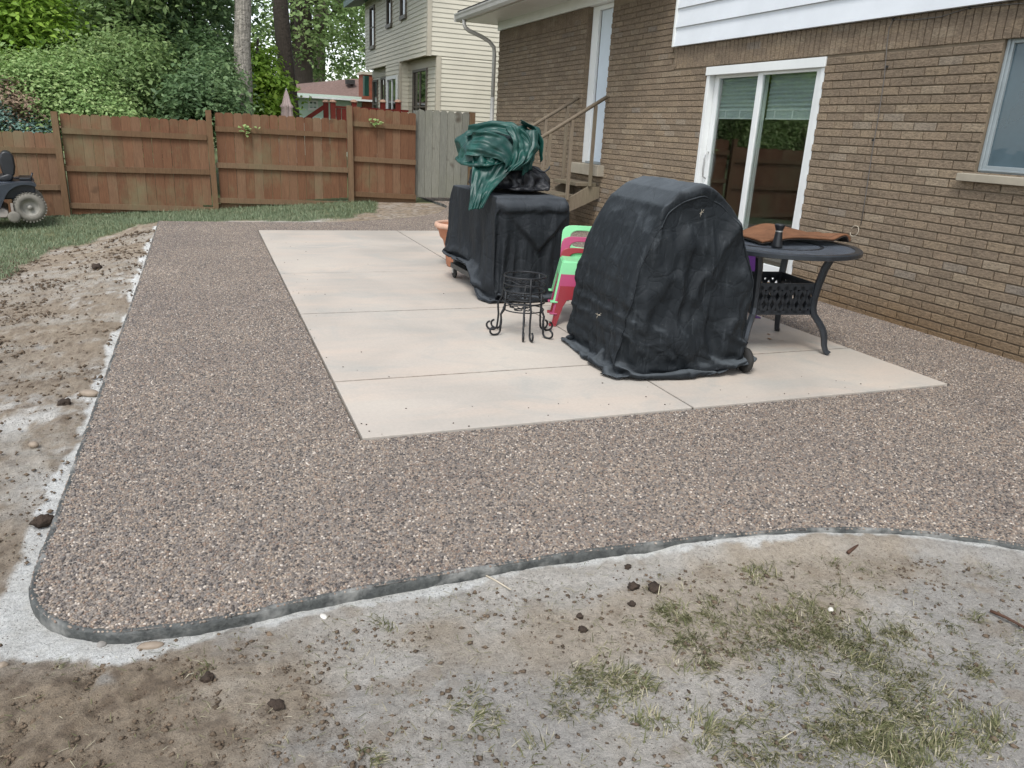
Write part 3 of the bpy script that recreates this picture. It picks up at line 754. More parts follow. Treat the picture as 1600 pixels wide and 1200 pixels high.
    gp = [(4.643,3.21),(4.643,3.335),(4.628,3.335),(4.628,3.222),(4.585,3.226),(4.555,3.262),(4.548,3.30),(4.545,3.345),(4.52,3.345),(4.522,3.325),(4.535,3.30),(4.543,3.25),(4.575,3.21)]
    MB().prism([(x, E0, z) for x, z in gp], (0, E1-E0, 0)).build('gutter', 'gutter', H, world=True)
    MB().box(4.523, E1, 3.21, 4.643, E1+.004, 3.345).build('gutter_end', 'gutter', H, world=True)
    MB().hexa([(4.59,E0,3.365),(8.9,E0,5.0),(8.9,E1+.02,5.0),(4.59,E1+.02,3.365),(4.59,E0,3.40),(8.9,E0,5.04),(8.9,E1+.02,5.04),(4.59,E1+.02,3.40)]).build('roof', 'shingle_dark', H, world=True)
    MB().hexa([(8.9,E0,5.0),(13.0,E0,3.4),(13.0,E1+.02,3.4),(8.9,E1+.02,5.0),(8.9,E0,5.04),(13.0,E0,3.44),(13.0,E1+.02,3.44),(8.9,E1+.02,5.04)]).build('roof', 'shingle_dark', H, world=True)
    MB().prism([(WX+.2,14.5,3.09),(12.4,14.5,3.09),(8.9,14.5,4.95),(5.0,14.5,3.4)], (0,.08,0)).build('gable', 'siding_white', H, world=True)
    MB().hexa([(4.8,Y0-.3,5.1),(9,Y0-.3,6.6),(9,zs_break+.4,6.6),(4.8,zs_break+.4,5.1),(4.8,Y0-.3,5.15),(9,Y0-.3,6.65),(9,zs_break+.4,6.65),(4.8,zs_break+.4,5.15)]).build('roof', 'shingle_dark', H, world=True)
    MB().hexa([(9,Y0-.3,6.6),(13,Y0-.3,5.1),(13,zs_break+.4,5.1),(9,zs_break+.4,6.6),(9,Y0-.3,6.65),(13,Y0-.3,5.15),(13,zs_break+.4,5.15),(9,zs_break+.4,6.65)]).build('roof', 'shingle_dark', H, world=True)
    # downspout
    ds = MB(); yd = 14.66
    ds.tube([(4.60,yd,3.22),(4.60,yd,3.13),(4.63,yd,3.08),(4.70,yd,3.04),(4.95,yd,2.96),(5.10,yd,2.89),(5.19,yd,2.80),(5.205,yd,2.70),(5.205,yd,1.9)], .037, 10)
    d_ = ds.build('downspout', 'gutter', H, smooth=True, world=True)
    MB().tube([(5.205,yd,1.93),(5.205,yd,.05)], .040, 10).build('downspout_pipe', 'gutter', H, smooth=True, world=True)
    # ---- sliding door (frame, two sashes, panes, blinds)
    SD = obj('sliding_door', MB().box(0,0,0,.01,.01,.01).mesh('sliding_door', 'trim_white'), H, True, (WX+.12, 6.87, .035))
    y0, y1, z0, z1 = 5.955, 7.80, .03, 2.135
    f = MB(); t = .055
    f.box(WX+.012, y0+.002, z0+.002, WX+.20, y0+t, z1-.002); f.box(WX+.012, y1-t, z0+.002, WX+.20, y1-.002, z1-.002)
    f.box(WX+.015, y0+t, z1-t, WX+.20, y1-t, z1-.004); f.box(WX+.0, y0+t, z0+.002, WX+.21, y1-t, z0+.05)
    f.box(WX-.006, y0-.0, z1-.09, WX+.011, y1-.0, z1-.004)
    f.build('frame', 'trim_white', SD, world=True, bevel=.004)
    def sash(ya, yb_, x, nm):
        m = MB(); w = .075; za, zb_ = z0+.052, z1-t-.002
        m.box(x, ya, za, x+.04, ya+w, zb_); m.box(x, yb_-w, za, x+.04, yb_, zb_); m.box(x+.001, ya+w, zb_-w*.8, x+.039, yb_-w, zb_); m.box(x+.001, ya+w, za, x+.039, yb_-w, za+.11)
        s = m.build('sash', 'trim_white', SD, world=True, bevel=.004)
        MB().box(x+.016, ya+w-.005, za+.105, x+.022, yb_-w+.005, zb_-w*.8+.005).build('pane', 'glass', s, world=True)
        return za, zb_, w
    za, zb_, w = sash(y0+t+.002, 6.93, WX+.035, 'near')
    sash(6.86, y1-t-.002, WX+.09, 'far')
    for (ya, yb_, zt, zb2, x) in ((y0+t+.06, 6.86, 2.05, 1.60, WX+.15), (6.93, y1-t-.06, 2.05, 1.60, WX+.155)):
        bl = MB()
        nseg = 18
        V = []; Fq = []
        for i in range(nseg+1):
            zz = zt+(zb2+.09-zt)*i/nseg; xx = x+(.008 if i % 2 else -.004)
            V += [(xx,ya,zz),(xx,yb_,zz)]
        for i in range(nseg): Fq.append((2*i,2*i+1,2*i+3,2*i+2))
        bo = obj('blind', mesh_np('blind', V, Fq, 'blind'), SD, True)
        g = MB(); g.box(x-.006, ya, zb2, x+.01, yb_, zb2+.012); g.box(x-.004, ya, zb2+.085, x+.008, yb_, zb2+.093)
        for q in range(3):
            yy = ya+(yb_-ya)*(q+.5)/3; g.box(x-.004, yy-.006, zb2+.012, x+.006, yy+.006, zb2+.085)
        g.build('blind_rail', 'trim_white', SD, world=True)
        MB().box(x+.001, ya, zb2+.013, x+.005, yb_, zb2+.084).build('blind_panel', 'blind', SD, world=True)
    h = MB().tube([(WX+.085, y1-.11, .95),(WX+.05, y1-.11, .97),(WX+.04, y1-.11, 1.05),(WX+.04, y1-.11, 1.17),(WX+.05, y1-.11, 1.22),(WX+.085, y1-.11, 1.24)], .008, 8)
    h.build('handle', 'silver', SD, smooth=True, world=True)
    # room behind the door
    r = MB(); r.box(xb+.05, 4.6, .0, 9.0, 9.6, .03); r.build('room_floor', 'room_floor', H, world=True)
    r = MB(); r.box(9.0, 4.6, 0, 9.1, 9.6, 2.45); r.box(xb+.01, 4.5, 0, 9.0, 4.6, 2.45); r.box(xb+.01, 9.6, 0, 9.0, 9.7, 2.45); r.box(xb+.01, 4.5, 2.38, 9.0, 9.7, 2.45)
    r.build('room_wall', 'dark_room', H, world=True)
    # ---- right window
    W = obj('window', MB().box(0,0,0,.01,.01,.01).mesh('window', 'aluminium'), H, True, (WX+.1, 3.4, 1.3))
    y0, y1, z0, z1 = 2.6, 4.235, 1.245, 2.165
    f = MB(); t = .05; x = WX+.045
    f.box(x, y0, z0, x+.07, y0+t, z1); f.box(x, y1-t, z0, x+.07, y1, z1); f.box(x+.001, y0+t, z1-t, x+.069, y1-t, z1); f.box(x+.001, y0+t, z0, x+.069, y1-t, z0+t)
    f.box(x+.012, 3.38, z0+t, x+.06, 3.43, z1-t)
    f.box(x-.012, y1-t*.55, z0+.01, x-.001, y1-.004, z1-.01); f.box(x-.012, y0+.004, z0+.01, x-.001, y0+t*.55, z1-.01)
    f.box(x-.011, y0+t*.56, z0+.01, x-.001, y1-t*.56, z0+t*.5)
    f.build('frame', 'aluminium', W, world=True, bevel=.003)
    MB().box(x+.02, y0+t, z0+t, x+.024, 3.38, z1-t).build('pane', 'screen_glass', W, world=True)
    MB().box(x+.02, 3.43, z0+t, x+.024, y1-t, z1-t).build('pane', 'screen_glass', W, world=True)
    MB().hexa([(WX-.055,2.5,1.178),(WX+.12,2.5,1.178),(WX+.12,4.325,1.178),(WX-.055,4.325,1.178),(WX-.055,2.5,1.232),(WX+.12,2.5,1.243),(WX+.12,4.325,1.243),(WX-.055,4.325,1.232)]).build('sill', 'sill_stone', W, world=True, bevel=.004)
    MB().box(xb+.02, 2.3, 1.0, xb+.05, 4.4, 2.4).build('curtain', 'dark_room', H, world=True)
    # ---- back door up the steps
    D = obj('back_door', MB().box(0,0,0,.01,.01,.01).mesh('back_door', 'trim_white'), H, True, (WX+.15, 10.5, 1.0))
    f = MB(); f.box(WX+.075, 10.70, .952, WX+.2, 10.893, 3.078); f.box(WX+.075, 10.163, .952, WX+.2, 10.21, 3.078); f.box(WX+.076, 10.21, 3.02, WX+.2, 10.70, 3.078)
    f.build('frame', 'trim_white', D, world=True, bevel=.003)
    MB().box(WX+.115, 10.215, .985, WX+.15, 10.682, 3.015).build('leaf', 'door_blue', D, world=True, bevel=.003)
    MB().box(WX+.116, 10.683, .985, WX+.14, 10.699, 3.015).build('gap_shade_strip', 'rubber', D, world=True)  # dark strip put in for the shade of the gap beside the leaf
    MB().box(WX+.03, 10.165, .953, WX+.16, 10.70, .984).build('threshold', 'aluminium', D, world=True)
    MB().box(WX-.10, 10.02, .80, WX+.07, 11.0, .949).build('doorstep', 'sill_stone', H, world=True, bevel=.006)
    return H
house = build_house()
tag(MB().box(7.6,6.2,.031,8.2,6.9,.6).build('storage_box', 'carton', bevel=.01), 'pale storage box standing inside behind the sliding glass door', 'box')
def steps():
    S = thing('wooden_steps', 'weathered grey wooden steps with two handrails below back door', 'steps', (4.7, 10.5, 0))
    ya, yb_ = 10.08, 10.96
    tr = [(5.22, 4.90, .70), (4.92, 4.60, .53), (4.62, 4.30, .355), (4.32, 4.0, .18)]
    for (x1, x0, z) in tr: MB().box(x0, ya+.045, z-.045, x1, yb_-.045, z).build('tread', 'grey_wood', S, world=True, bevel=.004)
    for y in (ya, yb_-.04):
        MB().prism([(5.255,y,.655),(5.255,y,.50),(4.10,y,-.0),(3.93,y,.0),(3.93,y,.02),(5.08,y,.655)], (0,.04,0)).build('stringer', 'grey_wood', S, world=True)
    for y in (ya-.02, yb_+.02):
        MB().tube([(5.24,y,1.86),(4.02,y,1.12)], .026, 8).build('handrail', 'grey_wood', S, smooth=True, world=True)
        for x in (5.08, 4.74, 4.42, 4.1):
            zt = 1.12+(x-4.02)/(1.22)*.74
            zb_ = max(.0, .12+(x-3.95)/(.95)*.54-.10)
            MB().box(x-.02, y-.02, zb_, x+.02, y+.02, zt-.02).build('baluster', 'grey_wood', S, world=True)
steps()
def cable():
    c = thing('wall_cable', 'thin grey cable clipped down the brick wall with loose loop', 'cable', (WX-.01, 5.2, 2.3))
    x = WX-.008
    pts = [PX(1640,2,x), PX(1560,8,x), PX(1515,12,x), PX(1470,26,x), PX(1430,31,x), PX(1396,30,x), PX(1389,45,x), PX(1386,70,x), PX(1382,120,x), PX(1373,180,x), PX(1364,230,x), PX(1352,310,x), PX(1345,352,x)]
    MB().tube(pts, .0035, 6).build('cord', 'cable', c, smooth=True, world=True)
    ctr = PX(1335,361,x-.01); pts = [ctr+Vector((math.sin(a)*.01, math.cos(a)*.045, math.sin(a)*.045)) for a in np.linspace(.3, 5.9, 22)]
    MB().tube(pts, .003, 6).build('loop', 'twig_pale', c, smooth=True, world=True)
    for (u, v) in ((1396,30),(1515,12),(1386,104),(1364,219)):
        p = PX(u, v, x); MB().box(p.x-.006, p.y-.008, p.z-.008, p.x+.01, p.y+.008, p.z+.008).build('clip', 'rubber', c, world=True)
cable()

# ================================================================== FENCE AND GATE
FY = 14.40
def board(mb, xa, xb, zb0, zb1, zt0, zt1, y0, y1, ear=.03):
    # dog-eared board: front outline in x-z, extruded in y
    w = xb-xa; e = min(ear, w*.3)
    L = [(xa,zb0),(xb,zb1),(xb,zt1-e),(xb-e,zt1),(xa+e,zt0),(xa,zt0-e)]
    return mb.prism([(x,y0,z) for x,z in L], (0,y1-y0,0))
def build_fence():
    Fn = thing('wooden_fence', 'weathered brown wooden board fence with rails along the lawn', 'fence', (0, FY, -.2))
    rnd = random.Random(12)
    panels = [  # photo points: top left, top right, then rails
        ((-330,190),(85,208), [((-330,225),(88,236)),((-330,288),(94,293))]),
        ((92,177),(322,188), [((96,204),(323,215)),((102,263),(329,269)),((107,321),(334,328))]),
        ((335,175),(541,187), [((336,201),(543,212)),((338,258),(545,266)),((340,313),(546,319))]),
        ((551,167),(650,177), [((551,193),(650,200)),((552,248),(650,254)),((553,303),(650,308))])]
    for tl, tr, rails in panels:
        a = PY(*tl, FY); b = PY(*tr, FY)
        w = b.x-a.x; n = max(1, round(w/.142)); st = w/n
        for i in range(n):
            g_ = rnd.choice((.002,.003,.005,.008)); x0 = a.x+i*st+g_/2; x1 = a.x+(i+1)*st-.001
            zt = a.z+(b.z-a.z)*(i+.5)/n + rnd.uniform(-.008,.008)
            zb = float(np.interp((x0+x1)/2, FX, FZ))+.03
            if (x0+x1)/2 > 0: zb += .05
            board(MB(), x0, x1, zb, zb, zt, zt+rnd.uniform(-.004,.004), FY, FY+.017+rnd.uniform(0,.004), .025).build('board', 'fence_wood', Fn, world=True).location.y += rnd.uniform(0,.004)
        for (p, q) in rails:
            p = PY(*p, FY-.04); q = PY(*q, FY-.04)
            MB().bar((p.x,FY-.022,p.z), (q.x,FY-.022,q.z), .04, .085).build('rail', 'fence_rail', Fn, world=True)
    for (tp, bt) in (((84,174),(106,336)),((325,172),(338,330)),((545.5,165),(549,316)),((-300,172),(-270,340))):
        t = PY(*tp, FY-.05); b = PY(*bt, FY-.05)
        MB().bar((b.x,FY-.05,b.z-.05), (t.x,FY-.05,t.z), .09, .09, (0,1,0)).build('post', 'fence_rail', Fn, world=True)
    # kick board under the middle panels
    for (p, q) in (((340,324),(546,327)),((553,312),(650,313))):
        p = PY(*p, FY); q = PY(*q, FY); MB().bar((p.x,FY+.03,p.z), (q.x,FY+.03,q.z), .02, .12).build('kick_board', 'fence_rail', Fn, world=True)
    G = thing('garden_gate', 'silver grey wooden gate of upright boards with brown end post', 'gate', (4.2, 14.55, 0))
    gy = 14.5
    a = PY(653,171,gy); b = PY(734,172,gy); zb = PY(690,309,gy).z; n = 7; st = (b.x-a.x)/n
    for i in range(n):
        board(MB(), a.x+i*st+.003, a.x+(i+1)*st-.003, zb+rnd.uniform(-.01,.01), zb, a.z+rnd.uniform(-.01,.01), a.z+rnd.uniform(-.01,.01), gy, gy+.018, .03).build('board', 'gate_wood', G, world=True)
    for v in (195, 245, 298):
        p = PY(653, v, gy); MB().box(a.x, gy+.022, p.z-.045, b.x, gy+.06, p.z+.045).build('rail', 'fence_rail', G, world=True)
    MB().box(b.x+.004, gy-.03, zb-.03, b.x+.105, gy+.07, a.z+.005).build('post', 'fence_rail', G, world=True)
    MB().box(a.x-.07, gy-.02, zb-.03, a.x-.004, gy+.07, a.z-.02).build('post', 'gate_wood', G, world=True)
build_fence()
def leaf_mesh(pos, nrm, size, tint, seed=0, aspect=.55, fold=.15):
    """one diamond-shaped folded leaf per point -> V, F, tint"""
    r = np.random.default_rng(seed); n = len(pos)
    nrm = nrm/np.linalg.norm(nrm, axis=1, keepdims=True)
    t = r.normal(size=(n,3)); t -= (t*nrm).sum(1, keepdims=True)*nrm; t /= np.linalg.norm(t, axis=1, keepdims=True)
    s = np.cross(nrm, t); size = size[:,None]
    a = pos-t*size*.5; b = pos+s*size*aspect*.5+nrm*size*fold; c = pos+t*size*.5; d = pos-s*size*aspect*.5+nrm*size*fold
    V = np.stack([a,b,c,d],1).reshape(-1,3); i = np.arange(n)*4
    F = np.concatenate([np.stack([i,i+1,i+2],1), np.stack([i,i+2,i+3],1)])
    return V, F, np.repeat(tint,4)
def crown(name, mat, parent, ells, n_leaf, size, seed, clump=.35, up=.9, spray=None):
    """leaf clumps spread through ellipsoids (centre, radii, weight) in world coordinates"""
    r = np.random.default_rng(seed)
    wts = np.array([e[2] if len(e) > 2 else e[1][0]*e[1][2] for e in ells]); wts = wts/wts.sum()
    P = []; C = []; O = []
    for e, w in zip(ells, wts):
        per = 60; nc = max(3, int(n_leaf*w/per))
        u = r.normal(size=(nc,3)); u /= np.linalg.norm(u, axis=1, keepdims=True)
        rad = r.uniform(.45, 1.0, (nc,1))**.6
        cc = np.array(e[0])+u*rad*np.array(e[1])
        br = r.uniform(0, 1, nc)
        q = r.normal(size=(nc,per,3))*np.array([clump, clump, clump*.5])
        q[:,:,2] -= (q[:,:,0]**2+q[:,:,1]**2)*.35/clump          # drooping sprays
        P.append((cc[:,None]+q).reshape(-1,3)); O.append(np.repeat(u,per,0)); C.append(np.repeat(br,per))
    P = np.concatenate(P); O = np.concatenate(O); C = np.concatenate(C)
    nrm = np.array([0,0,up])+O*.55+r.normal(size=P.shape)*.45
    tint = np.clip(C*.6+r.uniform(0,.45,len(P)), 0, 1)
    V, F, T = leaf_mesh(P, nrm, size*r.uniform(.5,1.5,len(P)), tint, seed)
    me = mesh_np(name, V, F, mat, False, {'tint': T})
    return obj(name, me, parent, True)
def trunk_pts(base, top, bend, n=9, seed=0):
    r = random.Random(seed); b = Vector(base); t = Vector(top); out = []
    for i in range(n):
        k = i/(n-1); p = b.lerp(t, k); p.x += bend*math.sin(k*PI)+r.uniform(-.03,.03); p.y += r.uniform(-.03,.03); out.append(p)
    return out
def tree(name, label, base, top, r0, bark, ells, leafmat, n, size, seed, bend=0, limbs=6, group='trees beyond the fence', clump=.35, cat='tree', r1=None, lim0=4):
    base = Vector(base); T = thing(name, label, cat, base, 0, group)
    pts = trunk_pts(base+Vector((0,0,-.2)), top, bend, 12, seed); R = [r0*(1.25 if i == 0 else 1)*(1-.55*i/11) for i in range(12)]
    if r1: R = [r0+(r1-r0)*i/11 for i in range(12)]
    m = MB().tube(pts, R, 10); rr = random.Random(seed)
    for k in range(limbs):
        i = rr.randint(lim0, 11); e = rr.choice(ells); s = pts[i]
        tgt = Vector(e[0])+Vector([rr.uniform(-.7,.7)*q for q in e[1]])
        mid = s.lerp(tgt, .5)+Vector((rr.uniform(-.2,.2), rr.uniform(-.2,.2), .25))
        q = R[i]*.45
        m.tube([s, s.lerp(mid,.5)+Vector((0,0,.08)), mid, mid.lerp(tgt,.5), tgt], [q, q*.8, q*.6, q*.4, q*.15], 6)
    m.build('trunk', bark, T, smooth=True, world=True)
    crown('crown', leafmat, T, ells, n, size, seed, clump)
    return T
def E_(u, v, y, ru, rv, ry, w=None):
    """ellipsoid at a photo pixel and depth; radii in photo pixels at that depth"""
    p = PY(u, v, y); s = y/1130.
    return (tuple(p), (ru*s, ry, rv*s)) + ((w,) if w else ())
def G_(u, y):   # ground point below a pixel column
    p = PY(u, 330, y); return (p.x, y, float(np.interp(p.x, FX, FZ)))
def build_trees():
    # pale straight trunk behind the fence
    b = PY(374, 190, 18.5); t = PY(352, -420, 18.5)
    tree('tall_tree', 'tall tree with pale grey furrowed trunk rising just behind the fence', (b.x, 18.5, -.2), tuple(t), .185, 'bark_grey', [E_(350,-420,18.5,200,120,2.6), E_(250,-330,19,120,80,1.8), E_(470,-340,19,120,90,2)], 'leaf_green', 9000, .13, 1, bend=.12, limbs=7, r1=.14, lim0=9)
    b = PY(457, 190, 24); t = PY(415, -420, 24)
    tree('tall_tree', 'tall tree with dark leaning trunk behind the closed umbrella', (b.x+.1, 24, -.1), tuple(t), .24, 'bark_dark', [E_(410,-400,24,190,110,3), E_(520,-240,25,140,70,2.5), E_(330,-160,26,130,60,2)], 'leaf_deep', 12000, .15, 2, bend=-.15, limbs=8, r1=.17, lim0=9)
    # oak crowns over the ranch roof, with sky showing through
    tree('oak_tree', 'broad oak with dark forked trunk behind the ranch house roof', G_(478,44), tuple(PY(470,-200,44)), .62, 'bark_dark', [E_(485,20,43,75,45,3), E_(440,60,45,45,28,3), E_(530,70,44,50,32,3), E_(500,-80,44,120,60,4), E_(470,105,46,38,16,2), E_(545,15,45,40,36,3)], 'leaf_green', 10500, .24, 3, limbs=16, clump=.5)
    tree('oak_tree', 'second oak with thinner grey trunk beyond the ranch roof ridge', G_(497,52), tuple(PY(505,-160,52)), .5, 'bark_dark', [E_(545,85,52,48,28,3), E_(560,40,52,40,30,3), E_(520,-40,52,100,50,4), E_(425,20,54,40,40,3), E_(570,115,54,30,12,3)], 'leaf_light', 5500, .26, 4, limbs=12, clump=.5)
    # thin dark trunks with high dark foliage on the left
    b = G_(262, 21)
    tree('woodland_tree', 'slim tree with dark slanting trunk and dense green leaves', b, tuple(PY(238,-260,21)), .15, 'bark_dark', [E_(270,40,21,60,45,1.8), E_(300,110,22,42,40,1.6), E_(320,-30,22,60,45,1.8), E_(240,-60,21,70,50,2), E_(330,60,23,36,50,1.6)], 'leaf_deep', 12500, .14, 5, limbs=9, bend=.05, r1=.1)
    b = G_(232, 20)
    tree('woodland_tree', 'crooked dark trunked tree rising behind the light green shrub', b, tuple(PY(196,-240,20)), .13, 'bark_dark', [E_(170,45,20,60,42,1.7), E_(130,15,21,50,42,1.7), E_(200,-60,20,70,50,2), E_(185,95,21,40,24,1.4)], 'leaf_green', 12000, .13, 6, limbs=8, bend=-.1, r1=.08)
    b = G_(204, 25)
    tree('woodland_tree', 'dark leaved tree deep in the shade between the slim trunks', b, tuple(PY(200,-150,26)), .16, 'bark_dark', [E_(240,120,25,60,45,2), E_(190,60,26,70,60,2), E_(290,150,26,50,30,2), E_(310,20,27,70,60,2), E_(100,60,27,80,70,2)], 'leaf_deep', 8500, .18, 7, limbs=9)
    # lime green tree at the top left, light shrub below it
    tree('maple_tree', 'yellow green maple leaning over the left end of the fence', G_(-30,18.5), tuple(PY(-20,-160,18.5)), .13, 'bark_dark', [E_(35,25,18.5,48,34,1.4), E_(70,55,18.2,34,18,1.0), E_(-20,-20,18.5,70,50,1.8), E_(10,70,18.6,36,16,1.2)], 'leaf_lime', 13000, .12, 8, limbs=7)
    sh = tree('leafy_shrub', 'large light green leafy shrub spilling over the fence top', G_(90,16.2), tuple(PY(85,120,16.2)), .06, 'bark_dark', [E_(85,140,16.2,60,38,.9), E_(30,120,16.3,46,34,.9), E_(140,165,16.0,52,26,.8), E_(60,165,15.7,56,30,.6), E_(178,178,15.9,26,18,.6), E_(110,105,16.5,40,20,.8)], 'leaf_light', 24000, .075, 9, limbs=10, clump=.22, group='shrubs behind the fence', cat='shrub')
    tree('leafy_shrub', 'mid green leafy shrub above and behind the light green one', G_(185,18), tuple(PY(175,90,18)), .07, 'bark_dark', [E_(170,100,17.6,55,28,1), E_(205,130,17.5,30,28,.8), E_(130,80,18,50,20,1), E_(210,75,18.2,34,26,1)], 'leaf_green', 15000, .085, 10, limbs=8, clump=.25, group='shrubs behind the fence', cat='shrub')
    tree('leafy_shrub', 'dark leafy bush just behind the fence by the pale trunk', G_(310,17), tuple(PY(310,140,17)), .05, 'bark_dark', [E_(300,150,17,36,30,.8), E_(335,130,17.5,30,34,.9), E_(345,175,16.8,24,16,.6), E_(320,85,19,30,26,.9), E_(275,180,17,20,14,.6)], 'leaf_deep', 14000, .10, 11, limbs=7, clump=.25, group='shrubs behind the fence', cat='shrub')
    tree('young_maple', 'bright lime green sapling between pale trunk and umbrella', G_(398,20.5), tuple(PY(402,60,20.5)), .05, 'bark_dark', [E_(402,90,20.5,16,16,.6), E_(420,125,20.3,24,12,.7), E_(405,150,20.2,28,14,.7), E_(425,165,20.1,16,14,.5), E_(395,120,20.6,14,24,.6)], 'leaf_lime', 6500, .13, 12, limbs=8, clump=.2, group='shrubs behind the fence')
    # spruce boughs at the far left: blue-green and a brown dead one
    tree('blue_spruce', 'blue green spruce with brown dead boughs at the fence end', G_(-40,15.6), tuple(PY(-40,40,15.6)), .08, 'bark_dark', [E_(20,192,15.2,26,10,.4), E_(50,200,15.1,20,7,.4), E_(-10,180,15.3,30,20,.5)], 'leaf_blue', 4500, .06, 13, limbs=10, clump=.13, group='shrubs behind the fence')
    tree('dead_spruce', 'brown dead conifer boughs drooping beside the light shrub', G_(-25,15.3), tuple(PY(-20,90,15.3)), .05, 'bark_dark', [E_(18,160,15.2,32,14,.4), E_(45,178,15.2,18,9,.3), E_(5,140,15.3,18,14,.4)], 'leaf_brown', 2400, .06, 14, limbs=12, clump=.14, group='shrubs behind the fence')
    # off to the left of the picture: the same row of trees goes on
    tree('woodland_tree', 'round green tree further along beyond the fence end', G_(-420,19), tuple(PY(-420,-200,19)), .16, 'bark_dark', [E_(-400,60,19,150,110,2.4), E_(-250,100,18.5,90,80,2), E_(-420,-120,19,150,90,2.4)], 'leaf_green', 12000, .16, 15, limbs=7)
    # far wood that closes the view
    r = np.random.default_rng(50); n = 42000
    x = r.uniform(-60, 45, n); y = r.uniform(58, 80, n)
    h = 1.6+3*fbm(x*.12, y*.05, seed=9, o=3)+5*sstep(-3, -12, x)
    z = r.uniform(0, 1, n)**.8*h
    P = np.c_[x, y, z]; nr = np.c_[r.normal(size=n)*.5, r.normal(size=n)*.5-.4, np.abs(r.normal(size=n))*.6+.4]
    V, F, T = leaf_mesh(P, nr, r.uniform(.5,1.1,n), r.uniform(0,1,n), 51, .8)
    tag(obj('woodland', mesh_np('woodland', V, F, 'leaf_green', False, {'tint': T})), 'far mass of green woodland closing the view', kind='stuff')
build_trees()
def vine(u, v, seed, label):
    p = PY(u, v, FY-.07); t = thing('vine_sprig', label, 'vine', p)
    r = np.random.default_rng(seed); n = 16
    m = MB().tube([(0,.05,-.06),(0,.02,-.02),(.01,-.02,.02)], .004, 5); m.build('stem', 'twig', t)
    P = np.c_[r.normal(size=n)*.055, -.03+r.normal(size=n)*.02, r.normal(size=n)*.04]
    V, F, T = leaf_mesh(P, np.c_[r.normal(size=n)*.4, -np.ones(n)*.5, np.ones(n)], r.uniform(.06,.1,n), r.uniform(.2,1,n), seed, .7)
    obj('leaves', mesh_np('leaves', V, F, 'leaf_light', False, {'tint': T}), t)
vine(388, 202, 3, 'small vine sprig poking through the fence nearer the pale trunk')
vine(586, 191, 4, 'small vine sprig poking through the fence nearer the gate')

# ================================================================== HOUSES BEHIND
def clap_face(parent, ax, fixed, a0, a1, z0, z1, exp, mat, out, skip=()):
    """lap boards; ax 'x': face x=fixed facing -X spanning y; ax 'y': face y=fixed facing -Y spanning x"""
    z = z0
    while z < z1-.01:
        zt = min(z+exp, z1)
        spans = [(a0, a1)]
        for (b0, b1, c0, c1) in skip:
            if zt > c0+.01 and z < c1-.01:
                ns = []
                for s in spans:
                    if s[1] <= b0 or s[0] >= b1: ns.append(s); continue
                    if s[0] < b0: ns.append((s[0], b0))
                    if s[1] > b1: ns.append((b1, s[1]))
                spans = ns
        for (s0, s1) in spans:
            f0, f1 = fixed-out, fixed-.004
            if ax == 'x': p = [(f0,s0,z),(fixed,s0,z),(fixed,s1,z),(f0,s1,z),(f1,s0,zt),(fixed,s0,zt),(fixed,s1,zt),(f1,s1,zt)]
            else: p = [(s0,f0,z),(s1,f0,z),(s1,fixed,z),(s0,fixed,z),(s0,f1,zt),(s1,f1,zt),(s1,fixed,zt),(s0,fixed,zt)]
            MB().hexa(p).build('clapboard', mat, parent, world=True)
        z += exp
def far_window(parent, ax, fixed, a0, a1, z0, z1, mull=True, frame='win_frame', t=.06):
    W = obj('window', MB().box(0,0,0,.01,.01,.01).mesh('window', frame), parent, True, ((fixed+.1, (a0+a1)/2, z0+.1) if ax == 'x' else ((a0+a1)/2, fixed+.1, z0+.1)))
    def bx(m, p0, p1, q0, q1, d0, d1):
        if ax == 'x': m.box(fixed+d0, p0, q0, fixed+d1, p1, q1)
        else: m.box(p0, fixed+d0, q0, p1, fixed+d1, q1)
    m = MB(); bx(m, a0, a0+t, z0, z1, -.05, .03); bx(m, a1-t, a1, z0, z1, -.05, .03); bx(m, a0+t, a1-t, z1-t, z1, -.048, .03); bx(m, a0-.02, a1+.02, z0-.03, z0+t, -.07, .03)
    if mull: bx(m, (a0+a1)/2-t*.3, (a0+a1)/2+t*.3, z0+t, z1-t, -.035, .02)
    bx(m, a0+t, a1-t, (z0+z1)/2-t*.25, (z0+z1)/2+t*.25, -.03, .02)
    m.build('frame', frame, W, world=True)
    m = MB(); bx(m, a0+t, a1-t, z0+t, z1-t, -.012, -.006); m.build('pane', 'far_glass', W, world=True)
    m = MB(); bx(m, a0, a1, z0, z1, .035, .06); m.build('backing', 'dark_room', W, world=True)
